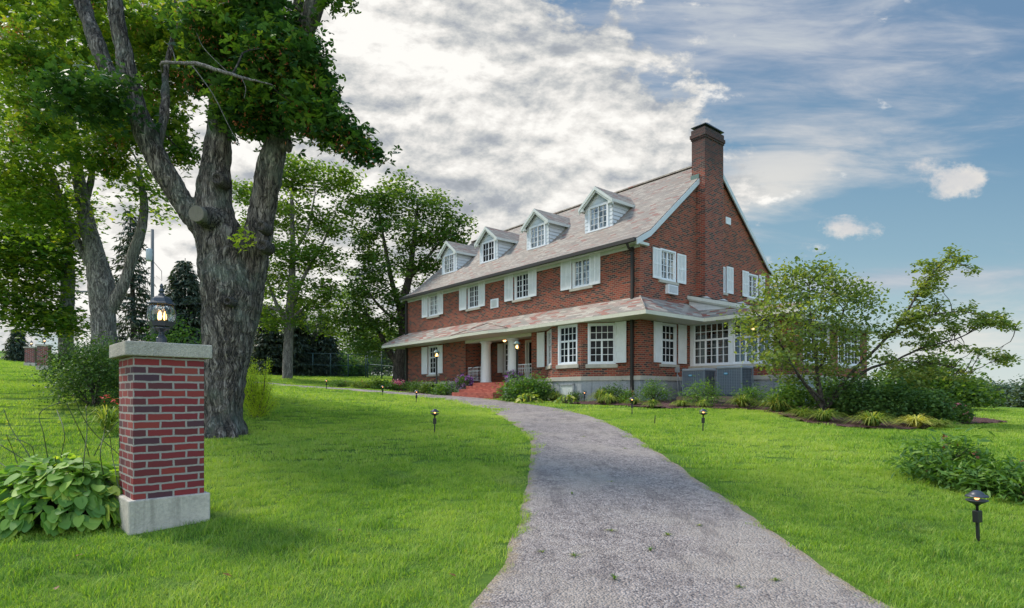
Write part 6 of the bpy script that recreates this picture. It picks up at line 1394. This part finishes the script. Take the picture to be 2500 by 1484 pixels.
def lawn_blade(t):
    a = t.new('ShaderNodeAttribute', attribute_name='tone').outputs['Fac']; p = geo_p(t); oi = t.new('ShaderNodeObjectInfo').outputs['Random']
    n1 = t.noise(p, .30, 4, .6); n2 = t.noise(t.map(p, loc=(3, 7, 0)), 1.7, 5, .75)
    v = t.math('ADD', t.math('MULTIPLY', a, .26), t.math('ADD', t.math('MULTIPLY', n1, .66), t.math('ADD', t.math('MULTIPLY', t.noise(t.map(p, loc=(6, 1, 0)), 6.0, 4, .7), .22), t.math('MULTIPLY', n2, .40))))
    c = t.ramp(v, [(.50, (.035, .09, .016)), (.58, (.095, .20, .03)), (.67, (.19, .32, .042)), (.78, (.33, .44, .06)), (.94, (.48, .52, .13))])
    c = t.mix(t.math('MULTIPLY', t.sstep(t.noise(t.map(p, loc=(9, 2, 0)), .55, 5, .7), .58, .70), .5), c, (.36, .37, .17))
    c = t.mix(t.math('MULTIPLY', t.sstep(a, .93, .99), .7), c, (.40, .34, .14))
    c = t.mix(1.0, c, (.90, .96, 1.0), 'MULTIPLY')
    d = bsdf(t, c, .55, **{'Specular IOR Level': .25}); tr = t.new('ShaderNodeBsdfTranslucent', {'Color': t.mix(1.0, c, (1.5, 1.6, .5), 'MULTIPLY')}).outputs[0]
    return t.new('ShaderNodeMixShader', {0: .42, 1: d, 2: tr}).outputs[0]
mat('lawn_blade', lawn_blade)
def scatter(name, st, y0, y1, patches, xlim, jit=.4):
    X, Y = np.meshgrid(np.arange(xlim[0], xlim[1], st), np.arange(y0, y1, st)); X = X.ravel(); Y = Y.ravel(); rs = np.random.RandomState(int(y0 * 10))
    vis = (np.abs(X) < Y * .90 + 1.5); X, Y = X[vis], Y[vis]; X = X + rs.uniform(-jit, jit, len(X)) * st; Y = Y + rs.uniform(-jit, jit, len(Y)) * st
    keep = ~inpoly(X, Y, DRIVE_POLY) & ~inpoly(X, Y, BED1) & ~inpoly(X, Y, BED2)
    hx = (X - HX) * cT - (Y - HY) * sT; hv = (X - HX) * sT + (Y - HY) * cT
    keep &= ~((hx > -17.6) & (hx < 4.4) & (hv > -.2) & (hv < 10) & ~((hx > .2) & (hv < 3))) & ~((hx > -11) & (hx < -6.6) & (hv > -1.7) & (hv < 0))
    # inside the pier
    pxx = (X - C0.x) * math.cos(AP) + (Y - C0.y) * math.sin(AP); pyy = -(X - C0.x) * math.sin(AP) + (Y - C0.y) * math.cos(AP)
    keep &= ~((pxx > -.06) & (pxx < .68) & (pyy > -.06) & (pyy < .68))
    X, Y = X[keep], Y[keep]; Z = hz(X, Y)
    me = bpy.data.meshes.new(name); me.vertices.add(len(X)); me.vertices.foreach_set('co', np.stack([X, Y, Z], 1).ravel().astype(np.float32)); me.materials.append(MATS['lawn_blade'])
    o = link(bpy.data.objects.new(name, me)); kind(o, 'stuff')
    cl = bpy.data.collections.new(name + '_tufts')
    for p in patches: cl.objects.link(p)
    g = bpy.data.node_groups.new(name, 'GeometryNodeTree'); g.interface.new_socket('Geometry', in_out='INPUT', socket_type='NodeSocketGeometry'); g.interface.new_socket('Geometry', in_out='OUTPUT', socket_type='NodeSocketGeometry')
    N = g.nodes; Lk = g.links; gi, go = N.new('NodeGroupInput'), N.new('NodeGroupOutput'); ip = N.new('GeometryNodeInstanceOnPoints'); ci = N.new('GeometryNodeCollectionInfo'); ci.inputs['Collection'].default_value = cl; ci.inputs['Separate Children'].default_value = True; ci.inputs['Reset Children'].default_value = True
    ip.inputs['Pick Instance'].default_value = True; rv = N.new('FunctionNodeRandomValue'); rv.data_type = 'FLOAT_VECTOR'; rv.inputs[0].default_value = (-.04, -.04, 0); rv.inputs[1].default_value = (.04, .04, 6.283)
    r2 = N.new('FunctionNodeRandomValue'); r2.data_type = 'FLOAT'; r2.inputs[2].default_value = .75; r2.inputs[3].default_value = 1.3
    Lk.new(gi.outputs[0], ip.inputs['Points']); Lk.new(ci.outputs[0], ip.inputs['Instance']); Lk.new(rv.outputs[0], ip.inputs['Rotation']); Lk.new(r2.outputs[1], ip.inputs['Scale']); Lk.new(ip.outputs[0], go.inputs[0])
    md = o.modifiers.new('tufts', 'NODES'); md.node_group = g
    return o
near = [grass_patch('near_grass_tuft', 440, .17, .056, .0042, 400 + i) for i in range(5)] + [grass_patch('near_grass_tuft', 300, .15, .085, .005, 405), grass_patch('near_grass_tuft', 380, .17, .045, .008, 406)]
mid = [grass_patch('mid_grass_tuft', 460, .30, .068, .008, 410 + i) for i in range(4)] + [grass_patch('mid_grass_tuft', 380, .25, .082, .008, 415), grass_patch('mid_grass_tuft', 420, .30, .045, .011, 416)]
farp = [grass_patch('far_grass_tuft', 380, .60, .075, .020, 420 + i) for i in range(3)]
scatter('grass', .20, 3.0, 9.0, near, (-9, 9)); scatter('grass', .36, 9.0, 18, mid, (-17, 18)); scatter('grass', .75, 18, 60, farp, (-48, 46))
